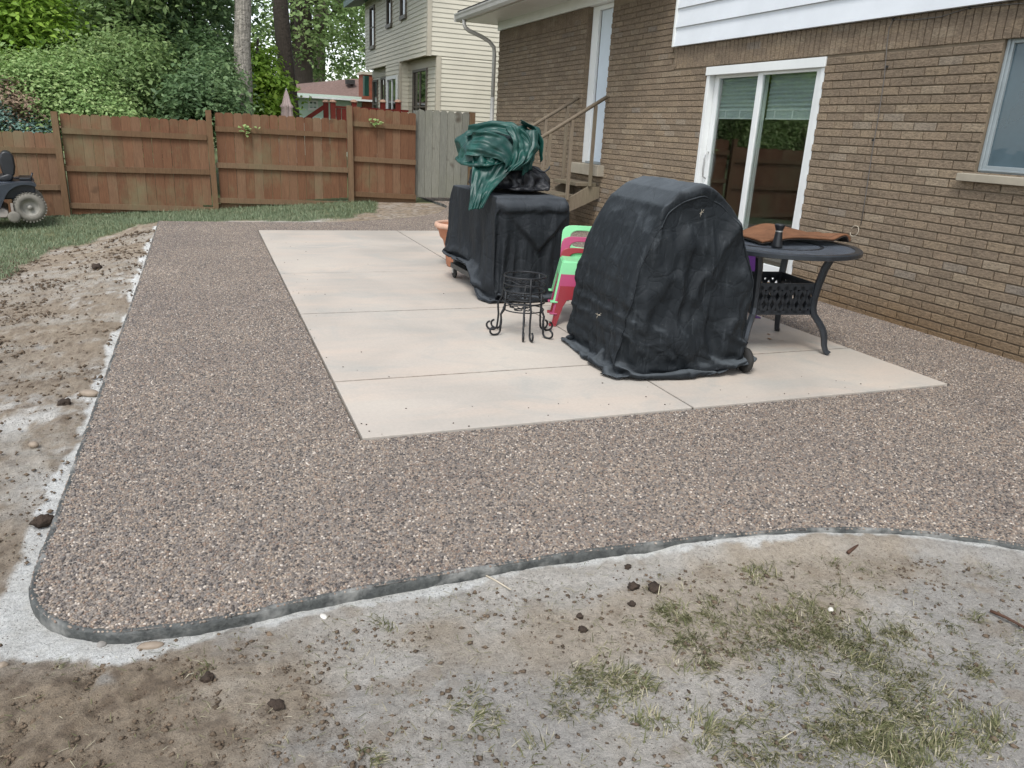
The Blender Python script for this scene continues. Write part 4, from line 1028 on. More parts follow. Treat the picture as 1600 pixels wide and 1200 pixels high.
def siding_house():
    N = thing('siding_house', 'two storey cream siding house with overhanging upper floor behind the gate', 'house', (6.5, 22, 0))
    X1, X2, YF, YB = 4.975, 5.203, 18.6, 26.15
    ZU, ZT = 2.90, 5.3
    w = MB(); w.box(X1+.02, YF+.02, ZU+.03, 13, YB, ZT); w.box(X2+.02, YF+.02, -.2, 13, YB, ZU+.02); w.box(X1+.02, 21.4, -.2, X2+.019, 23.15, ZU+.029)
    wall = w.build('wall', 'siding_cream', N, world=True)
    e = .1016
    up_skip = [(24.6,25.3,3.47,4.62),(22.33,22.92,3.85,5.2),(20.68,21.3,3.9,5.2)]
    clap_face(wall, 'x', X1+.02, YF+.02, YB, ZU, ZT, e, 'siding_cream', .018, up_skip)
    clap_face(wall, 'y', YF+.02, X1+.02, 13, ZU, ZT, e, 'siding_cream', .018)
    clap_face(wall, 'y', YF+.02, X2+.02, 13, .3, ZU-.02, e, 'siding_cream', .018)
    clap_face(wall, 'x', X2+.02, YF+.02, 21.4, .9, ZU-.22, e, 'siding_cream', .018, [(19.43,20.82,.9,2.68)])
    clap_face(wall, 'x', X1+.02, 21.4, 23.15, .9, ZU, e, 'siding_cream', .018, [(21.66,22.95,.5,2.59)])
    clap_face(wall, 'x', X2+.02, 23.15, YB, .9, ZU-.22, e, 'siding_cream', .018, [(25.3,26.05,1.2,2.62),(23.9,24.8,.6,2.65)])
    clap_face(wall, 'y', 21.4, X1+.02, X2+.019, .9, ZU-.01, e, 'siding_cream', .016)
    MB().box(X1-.012, YF-.012, ZU-.02, X1+.085, YF+.085, ZT).build('corner_trim', 'trim_tan', N, world=True)
    MB().box(X2-.012, YF-.012, -.1, X2+.10, YF+.085, ZU-.021).build('corner_trim', 'trim_tan', N, world=True)
    MB().box(X1-.012, 21.37, .3, X1+.05, 21.47, ZU-.001).build('corner_trim', 'trim_tan', N, world=True)
    MB().box(X2-.006, YF+.09, ZU-.22, X2+.018, 21.36, ZU-.02).build('frieze_board', 'trim_tan', N, world=True)
    MB().box(X2-.006, 23.16, ZU-.22, X2+.018, YB, ZU-.02).build('frieze_board', 'trim_tan', N, world=True)
    for (a, b, c, d) in up_skip: far_window(N, 'x', X1+.02, a, b, c, d, False)
    far_window(N, 'x', X2+.02, 19.43, 20.82, .9, 2.68)
    far_window(N, 'x', X2+.02, 25.3, 26.05, 1.2, 2.62, False)
    far_window(N, 'x', X2+.02, 23.9, 24.8, .6, 2.65, True, 'win_frame')
    far_window(N, 'x', X1+.02, 21.66, 22.95, .5, 2.59, True, 'trim_white', .09)
    # green eave
    MB().hexa([(X1-.5,YF-.4,ZT-.55),(X1+.03,YF-.4,ZT-.45),(X1+.03,YB+.9,ZT-.45),(X1-.5,YB+.9,ZT-.55),(X1-.5,YF-.4,ZT-.36),(X1+.03,YF-.4,ZT-.26),(X1+.03,YB+.9,ZT-.26),(X1-.5,YB+.9,ZT-.36)]).build('fascia', 'green_trim', N, world=True)
    MB().hexa([(X1-.55,YF-.45,ZT-.35),(9,YF-.45,ZT+1.9),(9,YB+.95,ZT+1.9),(X1-.55,YB+.95,ZT-.35),(X1-.55,YF-.45,ZT-.28),(9,YF-.45,ZT+2),(9,YB+.95,ZT+2),(X1-.55,YB+.95,ZT-.28)]).build('roof', 'shingle_dark', N, world=True)
    MB().hexa([(9,YF-.45,ZT+1.9),(13.5,YF-.45,ZT-.35),(13.5,YB+.95,ZT-.35),(9,YB+.95,ZT+1.9),(9,YF-.45,ZT+2),(13.5,YF-.45,ZT-.28),(13.5,YB+.95,ZT-.28),(9,YB+.95,ZT+2)]).build('roof', 'shingle_dark', N, world=True)
    MB().box(X1-.02, YB+.02, 2.15, X1+.12, YB+.3, 2.75).build('pennant', 'green_trim', N, world=True)  # plain green block for the small pennant past the wall's far end
siding_house()
def ranch_house():
    Y = 33.0
    a = PY(437,185,Y); b = PY(600,185,Y); ez = PY(470,150,Y).z; ez2 = PY(575,157,Y).z
    R_ = thing('ranch_house', 'low mint green ranch house with brown shingle hip roof', 'house', ((a.x+b.x)/2, Y+3, 0))
    ez = PY(510,153,Y-.5).z
    wall = MB().box(a.x, Y, -.2, b.x+4, Y+8, ez).build('wall', 'mint', R_, world=True)
    z = .3
    while z < ez-.05:
        MB().hexa([(a.x,Y-.02,z),(b.x-.2,Y-.02,z),(b.x-.2,Y-.002,z),(a.x,Y-.002,z),(a.x,Y-.006,z+.25),(b.x-.2,Y-.006,z+.25),(b.x-.2,Y-.002,z+.25),(a.x,Y-.002,z+.25)]).build('clapboard', 'mint', wall, world=True); z += .25
    # porch recess on the left
    MB().box(a.x-2.0, Y+2.5, -.2, a.x-.01, Y+8, ez).build('porch_wall', 'dark_room', R_, world=True)
    MB().box(a.x-1.0, Y+.1, -.2, a.x-.9, Y+.2, ez).build('porch_post', 'trim_white', R_, world=True)
    rp = PY(551,123,Y+4); lx = a.x-3.2
    hip = MB(); x0, x1, ya, yb_ = lx, b.x+4.4, Y-.5, Y+8.5
    ridge = [(x0+3.5, Y+4, rp.z-.75), (rp.x, Y+4, rp.z), (x1-2, Y+4, rp.z)]
    hip.add([(x0,ya,ez+.02),(x1,ya,ez+.02),(x1,yb_,ez+.02),(x0,yb_,ez+.02)]+ridge, [(0,1,6,5,4),(2,3,4,5,6),(1,2,6),(3,0,4),(3,2,1,0)])
    hip.build('roof', 'shingle', R_, world=True)
    MB().box(x0-.02, ya-.04, ez-.04, x1, ya-.002, ez+.03).build('fascia', 'trim_white', R_, world=True)
    v = PY(547,127,Y+3.3); MB().box(v.x-.18, Y+3.1, v.z-.12, v.x+.18, Y+3.5, v.z+.06).build('roof_vent', 'shingle_dark', R_, world=True)
    c = PY(574,118,Y+.3); MB().box(c.x-.3, Y-.3, -.2, c.x+.35, Y+.6, c.z).build('chimney', 'red_brick', R_, world=True)
    MB().box(c.x-.35, Y-.35, c.z, c.x+.4, Y+.65, c.z+.1).build('chimney_cap', 'trim_tan', R_, world=True)
    wa = PY(481,156,Y); wb = PY(497,172,Y)
    far_window(R_, 'y', Y, wa.x, wb.x, wb.z, wa.z, True, 'trim_white', .07)
ranch_house()
def deck():
    Y = 20.3
    x0 = PY(509,170,Y).x; x1 = 4.95
    D = thing('red_deck', 'dark red stained wooden deck with capped posts beside the siding house', 'deck', ((x0+x1)/2, 21.5, 0))
    MB().box(x0, Y, .62, x1, 23.3, .70).build('deck_floor', 'deck_wood', D, world=True)
    ztop = PY(520,170,Y).z
    for u, y in ((509,Y+.9),(520,Y),(553,Y),(598,Y),(622,Y)):
        p = PY(u, 160, y); q = MB().box(p.x-.06, y-.06, -.1, p.x+.06, y+.06, p.z).build('post', 'deck_wood', D, world=True)
        MB().lathe([(.0,p.z+.07),(.05,p.z+.06),(.09,p.z+.025),(.1,p.z),(.0,p.z)], 12, (p.x,y,0)).build('post_cap', 'terracotta_pale', q, smooth=True, world=True)
    a = PY(520,165,Y); b = PY(625,172,Y); zt = a.z
    MB().box(a.x+.065, Y-.03, zt-.05, x1, Y+.03, zt).build('top_rail', 'deck_wood', D, world=True)
    xx = a.x+.08
    while xx < x1-.1:
        MB().box(xx, Y-.012, .68, xx+.12, Y+.012, zt-.055).build('rail_board', 'deck_wood', D, world=True); xx += .135
    s = PY(508,166,Y+.9); e = PY(472,188,Y+.9)
    MB().bar((s.x,Y+.9,s.z), (e.x-.6,Y+.9,e.z-.45), .05, .1).build('stair_rail', 'deck_wood', D, world=True)
    for k in (.3, .6, .9):
        q = Vector((s.x,Y+.9,s.z)).lerp(Vector((e.x-.6,Y+.9,e.z-.45)), k); MB().box(q.x-.03, Y+.87, -.1, q.x+.03, Y+.93, q.z).build('stair_post', 'deck_wood', D, world=True)
    for k in range(3): MB().box(x0-.3*(k+1), Y+.2, .5-.2*k-.05, x0-.3*k, Y+.9, .5-.2*k).build('stair_tread', 'deck_wood', D, world=True)
deck()
def umbrella():
    y = 19.4; t = PY(447,140,y); U = thing('patio_umbrella', 'closed pale pink patio umbrella standing behind the fence', 'umbrella', (t.x, y, -.15))
    h = t.z+.15
    MB().tube([(0,0,0),(0,0,h+.03)], .02, 8).build('pole', 'silver', U, smooth=True)
    V = []; n = 48; prof = [(.012,h),(.05,h-.1),(.09,h-.3),(.13,h-.36),(.10,h-.40),(.14,h-.8),(.18,h-1.3),(.20,h-1.6)]
    for i, (r, z) in enumerate(prof):
        for k in range(n):
            a = 2*PI*k/n; rr = r*(1+.22*math.cos(8*a)*min(1, i/3)); V.append((rr*math.cos(a), rr*math.sin(a), z))
    F = [(i*n+k, i*n+(k+1) % n, (i+1)*n+(k+1) % n, (i+1)*n+k) for i in range(len(prof)-1) for k in range(n)]
    obj('canopy', mesh_np('canopy', V, F, 'umbrella_cloth', True), U)
    MB().lathe([(0,.1),(.22,.08),(.25,0),(0,0)], 20).build('base', 'dark_metal', U)
umbrella()

# ================================================================== CLOTH (small position-based solver, run once at build time)
def cube_cloth(nseg, mapf):
    """open-bottomed box of cloth: five faces of a cube grid, welded; mapf(a, b, c) -> xyz"""
    n = nseg; idx = {}; P = []; Q = []
    def vid(i, j, k):
        key = (i, j, k)
        if key not in idx: idx[key] = len(P); P.append((2*i/n-1, 2*j/n-1, k/n))
        return idx[key]
    for i in range(n):
        for j in range(n):
            Q.append((vid(i,j,n), vid(i+1,j,n), vid(i+1,j+1,n), vid(i,j+1,n)))
            Q.append((vid(i,0,j), vid(i+1,0,j), vid(i+1,0,j+1), vid(i,0,j+1)))
            Q.append((vid(i,n,j), vid(i,n,j+1), vid(i+1,n,j+1), vid(i+1,n,j)))
            Q.append((vid(0,i,j), vid(0,i,j+1), vid(0,i+1,j+1), vid(0,i+1,j)))
            Q.append((vid(n,i,j), vid(n,i+1,j), vid(n,i+1,j+1), vid(n,i,j+1)))
    P = np.array(P); return mapf(P), np.array(Q), P
def edges_of(Q):
    E1 = np.concatenate([Q[:,[k,(k+1) % Q.shape[1]]] for k in range(Q.shape[1])]); E1.sort(1); E1 = np.unique(E1, axis=0)
    E2 = np.concatenate([Q[:,[0,2]], Q[:,[1,3]]]) if Q.shape[1] == 4 else np.zeros((0,2), int)
    # bending: vertices two edges apart
    nb = {}
    for a, b in E1: nb.setdefault(a, []).append(b); nb.setdefault(b, []).append(a)
    return E1, E2, nb
def pbd(V, Q, collide, steps=90, inner=7, rest=1.0, pin=None, g=9.8, dt=.016, damp=.97, restV=None, bend=.08, noise=0, seed=0):
    E1, E2, nb = edges_of(Q); R = V if restV is None else restV
    B = []
    for a, l in nb.items():
        if len(l) == 4:
            d = [R[q]-R[a] for q in l]
            best = max(((i,j) for i in range(4) for j in range(i+1,4)), key=lambda ij: -np.dot(d[ij[0]], d[ij[1]]))
            B.append((l[best[0]], l[best[1]])); rem = [k for k in range(4) if k not in best]; B.append((l[rem[0]], l[rem[1]]))
    B = np.array(B) if B else np.zeros((0,2), int)
    E = np.concatenate([E1, E2, B]); L = np.linalg.norm(R[E[:,0]]-R[E[:,1]], axis=1)*rest
    k = np.concatenate([np.ones(len(E1)), np.full(len(E2), .5), np.full(len(B), bend)])
    n = len(V); w = np.ones(n)
    if pin is not None: w[pin] = 0
    deg = np.bincount(E[:,0], k, n)+np.bincount(E[:,1], k, n)+1e-9
    x = V.copy(); v = np.zeros_like(x)
    if noise: x = x+np.random.default_rng(seed).normal(size=x.shape)*noise*w[:,None]
    i, j = E[:,0], E[:,1]
    for s in range(steps):
        v *= damp; v[:,2] -= g*dt; p = x+v*dt*w[:,None]
        for it in range(inner):
            d = p[i]-p[j]; l = np.linalg.norm(d, axis=1)+1e-12
            c = d*((l-L)/l*.5*k)[:,None]
            for ax in range(3):
                corr = np.bincount(j, c[:,ax], n)-np.bincount(i, c[:,ax], n)
                p[:,ax] += corr/deg*2.2*w
            p2 = collide(p)
            hit = np.abs(p2-p).sum(1) > 1e-7
            p2[hit] = p2[hit]*.6+ (x[hit]+(p2-p)[hit])*.4 if False else p2[hit]
            p = p2
        v = (p-x)/dt
        hitf = np.abs(collide(p-np.array([0,0,.004]))-(p-np.array([0,0,.004]))).sum(1) > 1e-7
        v[hitf] *= .25
        sp = np.linalg.norm(v, axis=1, keepdims=True); v *= np.minimum(1, 2.0/(sp+1e-9))
        x = p
    return x
def cloth_obj(name, V, Q, mat, parent, thick=.003, sub=1):
    o = obj(name, mesh_np(name, V, Q, mat, True), parent)
    if sub: m = o.modifiers.new('sub', 'SUBSURF'); m.levels = sub; m.render_levels = sub
    m = o.modifiers.new('solid', 'SOLIDIFY'); m.thickness = thick; m.offset = -1
    return o
def arch_map(arch, zlow, depth_f, skew=0):
    """arch: list of (x, z) from left hem over the top to right hem; P in cube coords (a, b, c)"""
    A = np.array(arch); s = np.r_[0, np.cumsum(np.linalg.norm(np.diff(A, axis=0), axis=1))]; s /= s[-1]
    def at(t): return np.c_[np.interp(t, s, A[:,0]), np.interp(t, s, A[:,1])]
    def side_t(a, c):
        # position on the square boundary left side -> top -> right side mapped to arch length
        hs = .36
        return np.where(a <= -1+1e-9, c*hs, np.where(a >= 1-1e-9, 1-c*hs, hs+(a+1)/2*(1-2*hs)))
    def f(P):
        a, b, c = P[:,0], P[:,1], P[:,2]
        onfront = (np.abs(b) >= 1-1e-9)
        r = np.maximum(np.abs(a), c); r = np.where(r < 1e-9, 1e-9, r)
        aa, cc = np.clip(a/r, -1, 1), np.clip(c/r, 0, 1)
        bd = at(side_t(np.where(np.abs(aa) > 1-1e-6, np.sign(aa), aa), cc))
        ctr = np.array([0, zlow])
        xz = np.where(onfront[:,None], ctr+(bd-ctr)*r[:,None], at(side_t(a, c)))
        # keep rows level on the caps near the hem
        y = depth_f(b, xz[:,1], onfront)
        return np.c_[xz[:,0]+skew*y, y, xz[:,1]]
    return f
def vnormals(X, Q):
    a, b, c, d = (X[Q[:,k]] for k in range(4)); n = np.cross(c-a, d-b); N = np.zeros_like(X)
    for k in range(4):
        for ax in range(3): N[:,ax] += np.bincount(Q[:,k], n[:,ax], len(X))
    return N/(np.linalg.norm(N, axis=1, keepdims=True)+1e-12)
def subdivide(X, Q):
    """split every quad in four, then ease the new points"""
    E = np.concatenate([Q[:,[k,(k+1) % 4]] for k in range(4)]); Es = np.sort(E, 1); U, inv = np.unique(Es, axis=0, return_inverse=True); inv = inv.ravel()
    n = len(X); nq = len(Q); em = (X[U[:,0]]+X[U[:,1]])/2; fc = X[Q].mean(1)
    e = (inv.reshape(4, nq)+n).T; f = np.arange(nq)+n+len(U)
    Q2 = np.concatenate([np.stack([Q[:,k], e[:,k], f, e[:,(k+3) % 4]], 1) for k in range(4)])
    Y = np.concatenate([X, em, fc])
    i = np.concatenate([Q2[:,k] for k in range(4)]); j = np.concatenate([Q2[:,(k+1) % 4] for k in range(4)]); m = len(Y)
    deg = np.bincount(i, minlength=m)+np.bincount(j, minlength=m)
    A = np.stack([(np.bincount(i, Y[j,a], m)+np.bincount(j, Y[i,a], m))/np.maximum(deg, 1) for a in range(3)], 1)
    return Y*.55+A*.45, Q2
def vor(P, seed):
    """distance to the nearest of jittered lattice points: facets with sharp creases"""
    b = np.floor(P); d = np.full(len(P), 9.)
    for ox in (-1,0,1):
        for oy in (-1,0,1):
            for oz in (-1,0,1):
                c = b+np.array([ox,oy,oz]); f = np.stack([_hash(c[:,0], c[:,1], c[:,2], seed+k*7) for k in range(3)], 1)
                d = np.minimum(d, np.linalg.norm(c+f-P, axis=1))
    return d
def crumple(X, Q, scale, amp, seed, mask=None):
    N = vnormals(X, Q); w = np.stack([fbm(X[:,0]*5+k*9, X[:,1]*5, X[:,2]*5, seed=seed+k, o=2)-.5 for k in range(3)], 1)
    P = X*scale+w*.9
    h = (vor(P, seed)-.5)*amp+(vor(P*2.3+4, seed+3)-.5)*amp*.38
    return X+N*(h if mask is None else h*mask)[:,None]
def ridge(a, b, seed, o=3): return 1-2*np.abs(fbm(a, b, seed=seed, o=o)-.5)
# ---- rounded grill under a black cover
def covered_grill():
    G = thing('covered_grill', 'tall round topped grill under a dusty black cloth cover', 'grill', (2.665, 4.17, .004), math.radians(-5))
    arch = [(-.52,.045),(-.51,.2),(-.475,.42),(-.415,.65),(-.335,.85),(-.245,1.0),(-.125,1.095),(.0,1.13),(.13,1.10),(.25,1.02),(.35,.89),(.43,.70),(.475,.48),(.495,.22),(.50,.06)]
    arch = [(x*.91, z*1.02) for x, z in arch]
    def dep(b, z, fr): return b*(.44+.015*np.clip(1-z/.5, 0, 1)-.04*np.clip((z-.7)/.4, 0, 1))
    f = arch_map(arch, .0, dep)
    V, Q, P = cube_cloth(46, f)
    rest = V.copy()
    # slack in the cloth
    ang = np.arctan2(V[:,1], V[:,0]); low = np.clip(1-V[:,2]/.9, 0, 1)
    V = V+np.c_[np.cos(ang), np.sin(ang), 0*ang]*(.006+.03*(fbm(ang*3+5, V[:,2]*1.2, seed=2, o=3)-.5)[:,None]*(.2+low[:,None]))
    wz = np.array([0,.1,.3,.5,.65,.85,1.0,1.08,1.128]); wx = np.array([.36,.37,.385,.40,.375,.30,.22,.125,.0])
    def collide(p):
        q = p.copy()
        z = q[:,2]; a = q[:,0]+.01; b = q[:,1]
        w = np.interp(z, wz, wx, right=0); sl = (np.interp(z+.01, wz, wx, right=0)-np.interp(z-.01, wz, wx, right=0))/.02
        D = .36+.055*np.clip((z-.35)/.25, 0, 1)-.03*np.clip((z-.75)/.3, 0, 1)
        fa = np.abs(a)-w; fb = np.abs(b)-D
        inside = (fa < 0) & (fb < 0) & (z < 1.128)
        nl = np.sqrt(1+sl*sl); pa = -fa/nl
        useb = inside & (-fb < pa); usea = inside & ~useb
        q[useb,1] += np.sign(b[useb])*(-fb[useb])
        q[usea,0] += np.sign(a[usea])*pa[usea]/nl[usea]; q[usea,2] += -sl[usea]*pa[usea]/nl[usea]
        q[:,2] = np.maximum(q[:,2], .012)
        return q
    hemr = (P[:,2] == 0) & (P[:,0] > .3)
    X = pbd(V, Q, collide, steps=60, inner=10, restV=rest, rest=1.006, noise=.004, bend=.14, g=1.2)
    Nn = vnormals(X, Q); an = np.arctan2(X[:,1]*1.2, X[:,0]); z = X[:,2]; side = np.clip(1-np.abs(Nn[:,2])*1.3, 0, 1)
    # hanging folds, creases across the lower front and a pull from the right shoulder
    dsp = (ridge(an*3.2+.25*np.sin(z*6), z*1.1, 31)**3-.45)*.045*np.clip((1.05-z)/.5, 0, 1)
    dsp += (ridge(X[:,0]*4+z*5.5, z*2.2-X[:,0]*1.2, 33)**4-.4)*.05*np.clip(1-z/.75, 0, 1)
    dsp += (ridge(X[:,0]*2.6-z*2.4, z*1.4+X[:,0]*2.2, 35)**4-.4)*.05*np.clip((z-.2)/.5, 0, 1)*(Nn[:,1] < -.3)
    dsp += (ridge(X[:,1]*5, z*.7+X[:,0]*1.5, 36)-.75)*.03*np.clip(Nn[:,2], 0, 1)
    X = X+Nn*(dsp*(.35+.65*side))[:,None]
    X[:,2] = np.maximum(X[:,2], .006)
    # the hem is hitched up at the right front corner above the wheel
    k = np.clip((X[:,0]-.1)/.5, 0, 1)*np.clip(1-X[:,2]/.32, 0, 1)*np.clip((.1-X[:,1])/.5, 0, 1)
    X[:,2] += k*.11; X[:,0] += k*.05
    X2, Q2 = subdivide(X, Q); msk = .35+.65*np.clip(1-X2[:,2]/1.2, 0, 1)
    X2 = crumple(X2, Q2, 3.6, .022, 3, msk); X2[:,2] = np.maximum(X2[:,2], .006)
    cov = cloth_obj('cover', X2, Q2, 'cover_a', G)
    # sewn seam along the front arch and round the hem
    fr_ = np.where((P[:,1] <= -1+1e-9) & ((np.abs(P[:,0]) > 1-1e-9) | (P[:,2] > 1-1e-9)))[0]
    key = np.where(P[fr_,0] < -1+1e-9, P[fr_,2], np.where(P[fr_,0] > 1-1e-9, 5-P[fr_,2], 2+P[fr_,0]*.9))
    MB().tube([X[i] for i in fr_[np.argsort(key)]], .0045, 6).build('seam', 'cover_a', cov, smooth=True)
    hm = np.where(P[:,2] < 1e-9)[0]; hm = hm[np.argsort(np.arctan2(P[hm,1], P[hm,0]))]
    MB().tube([X[i] for i in hm], .003, 6, closed=True).build('hem', 'cover_a', cov, smooth=True)
    for (x, y) in ((.43,-.40),(.34,.28),(-.32,-.26),(-.32,.28)):
        w = MB().lathe([(.0,-.02),(.05,-.02),(.075,-.014),(.08,0),(.075,.014),(.05,.02),(0,.02)], 18, (x,y,.08), 'x').build('wheel', 'rubber', G, smooth=True)
        MB().tube([(x-.03,y,.08),(x+.035,y,.08)], .012, 8).build('axle', 'dark_metal', w, smooth=True)
    m = MB(); m.box(-.36,-.28,.16,.40,.28,.19)
    for (x, y) in ((.36,-.26),(.36,.26),(-.36,-.26),(-.36,.26)): m.box(x-.02,y-.02,.08,x+.02,y+.02,.55)
    m.build('cart_frame', 'dark_metal', G)
    MB().lathe([(0,.45),(.22,.46),(.28,.6),(.30,.72),(.26,.83),(.15,.92),(0,.94)], 24).build('grill_bowl', 'black_plastic', G, smooth=True)
covered_grill()
# ---- long cart grill under a second cover
def covered_cart():
    C = thing('covered_cart', 'long cart grill under a black cloth cover with frame showing at the side', 'grill', (2.455, 6.45, .004), math.radians(1.5))
    hw, hd, zt = .345, .60, .865
    arch = [(-hw-.035,.03),(-hw-.015,.3),(-hw-.005,.6),(-hw,.80),(-hw+.02,.85),(-hw+.06,zt),(0,zt+.005),(hw-.06,zt),(hw-.02,.85),(hw,.80),(hw+.01,.5),(hw+.02,.03)]
    def dep(b, z, fr): return b*(hd+.02*np.clip(1-z/.6, 0, 1))
    V, Q, P = cube_cloth(44, arch_map(arch, .03, dep)); rest = V.copy()
    ang = np.arctan2(V[:,1]*.6, V[:,0]); low = np.clip(1-V[:,2]/.8, 0, 1)
    V = V+np.c_[np.cos(ang), np.sin(ang), 0*ang]*(.012+.05*(fbm(ang*4+1, V[:,2]*.8, seed=12, o=3)-.5)[:,None]*low[:,None])
    boxes = [(-hw+.03,hw-.03,-hd+.03,hd-.03,.62,zt-.012), (-hw+.06,hw-.06,-hd-.0,-hd+.2,.66,.80), (-hw+.10,hw-.10,-hd+.12,hd-.1,.1,.63)]
    def collide(p):
        q = p.copy()
        for (x0,x1,y0,y1,z0,z1) in boxes:
            d = np.stack([q[:,0]-x0, x1-q[:,0], q[:,1]-y0, y1-q[:,1], q[:,2]-z0+(.3 if z0 < .5 else .0), z1-q[:,2]], 1)
            ins = (d > 0).all(1); k = d.argmin(1); mv = d.min(1)
            for a, (ax, s) in enumerate(((0,-1),(0,1),(1,-1),(1,1),(2,-1),(2,1))):
                h = ins & (k == a); q[h,ax] += s*mv[h]
        q[:,2] = np.maximum(q[:,2], .012); return q
    X = pbd(V, Q, collide, steps=60, inner=10, restV=rest, rest=1.02, noise=.004, bend=.1, seed=3, g=1.6)
    Nn = vnormals(X, Q); z = X[:,2]; side = np.clip(1-np.abs(Nn[:,2])*1.3, 0, 1); per = np.where(np.abs(Nn[:,0]) > np.abs(Nn[:,1]), X[:,1], X[:,0]+3)
    dsp = (ridge(per*4.2, z*.7, 41)-.75)*.085*np.clip((.85-z)/.5, 0, 1)
    fr = (Nn[:,1] < -.4); vx = np.abs(X[:,0]-.05)
    swag = (z-(.42+vx*1.05)); dsp += fr*np.clip(sstep(-.012, .03, swag)*.05*np.clip((.80-z)/.25, 0, 1), 0, 1)
    dsp += fr*(sstep(.735, .75, z)*sstep(.83, .80, z))*.03
    dsp -= .05*np.exp(-((X[:,0]+hw-.05)/.03)**2)*fr*np.clip((.84-z)/.3, 0, 1)
    X = X+Nn*(dsp*(.3+.7*side))[:,None]
    X[:,2] = np.maximum(X[:,2], .006)
    # hem hitched on the left side towards the back
    k = np.clip((-X[:,0]-.1)/.25, 0, 1)*np.clip(1-X[:,2]/.45, 0, 1)*np.clip((X[:,1]+.48)/.35, 0, 1)
    X[:,2] += k*.23
    X2, Q2 = subdivide(X, Q); X2 = crumple(X2, Q2, 3.6, .018, 13, .3+.7*np.clip(1-X2[:,2]/.9, 0, 1)); X2[:,2] = np.maximum(X2[:,2], .006)
    cov = cloth_obj('cover', X2, Q2, 'cover_b', C)
    hm = np.where(P[:,2] < 1e-9)[0]; hm = hm[np.argsort(np.arctan2(P[hm,1], P[hm,0]))]
    MB().tube([X[i] for i in hm], .003, 6, closed=True).build('hem', 'cover_b', cov, smooth=True)
    m = MB()
    for y in (-.5, .5): m.box(-.30,y-.02,.10,.30,y+.02,.14)
    for x in (-.30, .30): m.box(x-.025,-.52,.10,x+.025,.52,.145)
    for x in (-.28, .28):
        for y in (-.5,.5): m.box(x-.02,y-.02,.14,x+.02,y+.02,.66)
    m.build('frame', 'dark_metal', C)
    MB().box(-.29,-.5,.62,.29,.5,.82).build('grill_box', 'black_plastic', C, bevel=.03)
    for x in (-.29, .29):
        for y in (-.5, .5):
            w = MB().lathe([(0,-.013),(.042,-.013),(.05,-.006),(.05,.006),(.042,.013),(0,.013)], 16, (x,y,.05), 'x').build('caster', 'rubber', C, smooth=True)
            MB().box(x-.022,y-.02,.05,x-.016,y+.02,.105).build('fork', 'silver', w)
covered_cart()
# ---- crumpled tarp and folded cover lying on the cart
def sphere_cloth(nu, nv, rad, ctr):
    V = []; 
    for i in range(nv+1):
        th = PI*(.004+.992*i/nv)
        for k in range(nu): V.append((rad[0]*math.sin(th)*math.cos(2*PI*k/nu), rad[1]*math.sin(th)*math.sin(2*PI*k/nu), rad[2]*math.cos(th)))
    Q = [(i*nu+k, (i+1)*nu+k, (i+1)*nu+(k+1) % nu, i*nu+(k+1) % nu) for i in range(nv) for k in range(nu)]
    return np.array(V)+np.array(ctr), np.array(Q)
def cap_poles(Q, nu, nv):
    F = [tuple(q) for q in Q]; F.append(tuple(range(nu))); F.append(tuple(range(nv*nu, nv*nu+nu))[::-1]); return F
def rag(name, rad, core, mat, T, seed, swell=1.35, steps=60, zfloor=0.0, nu=84, nv=44, amp=.10, frq=(5,4), thick=.002, cs=7, ca=.045):
    V, Q = sphere_cloth(nu, nv, rad, (0,0,rad[2]+.01)); rest = V.copy()
    c0 = np.array([0,0,rad[2]+.01]); d = V-c0; l = np.linalg.norm(d, axis=1, keepdims=True); d = d/l
    n1 = fbm(d[:,0]*frq[0]+seed, d[:,1]*frq[0], d[:,2]*frq[1], seed=seed, o=3); rd = np.abs(n1-.5)*2
    V = V+d*((rd-.35)*amp*2)[:,None]
    core = [(np.array(c), np.array(r)) for c, r in core]
    def collide(p):
        q = p.copy()
        for c, r in core:
            e = (q-c)/r; s = np.linalg.norm(e, axis=1); h = s < 1
            q[h] = c+(e[h]/np.maximum(s[h],.05)[:,None])*r
        q[:,2] = np.maximum(q[:,2], zfloor); return q
    X = pbd(V, Q, collide, steps=steps, inner=6, restV=rest, rest=swell, noise=.006, bend=.22, seed=seed, g=.9)
    X, Q = subdivide(X, Q); X = crumple(X, Q, cs, ca, seed+30)
    X[:,2] = np.maximum(X[:,2], zfloor)
    o = obj(name, mesh_np(name, X, np.array(Q), mat, True), T)
    m = o.modifiers.new('sub', 'SUBSURF'); m.levels = 1; m.render_levels = 1
    return o
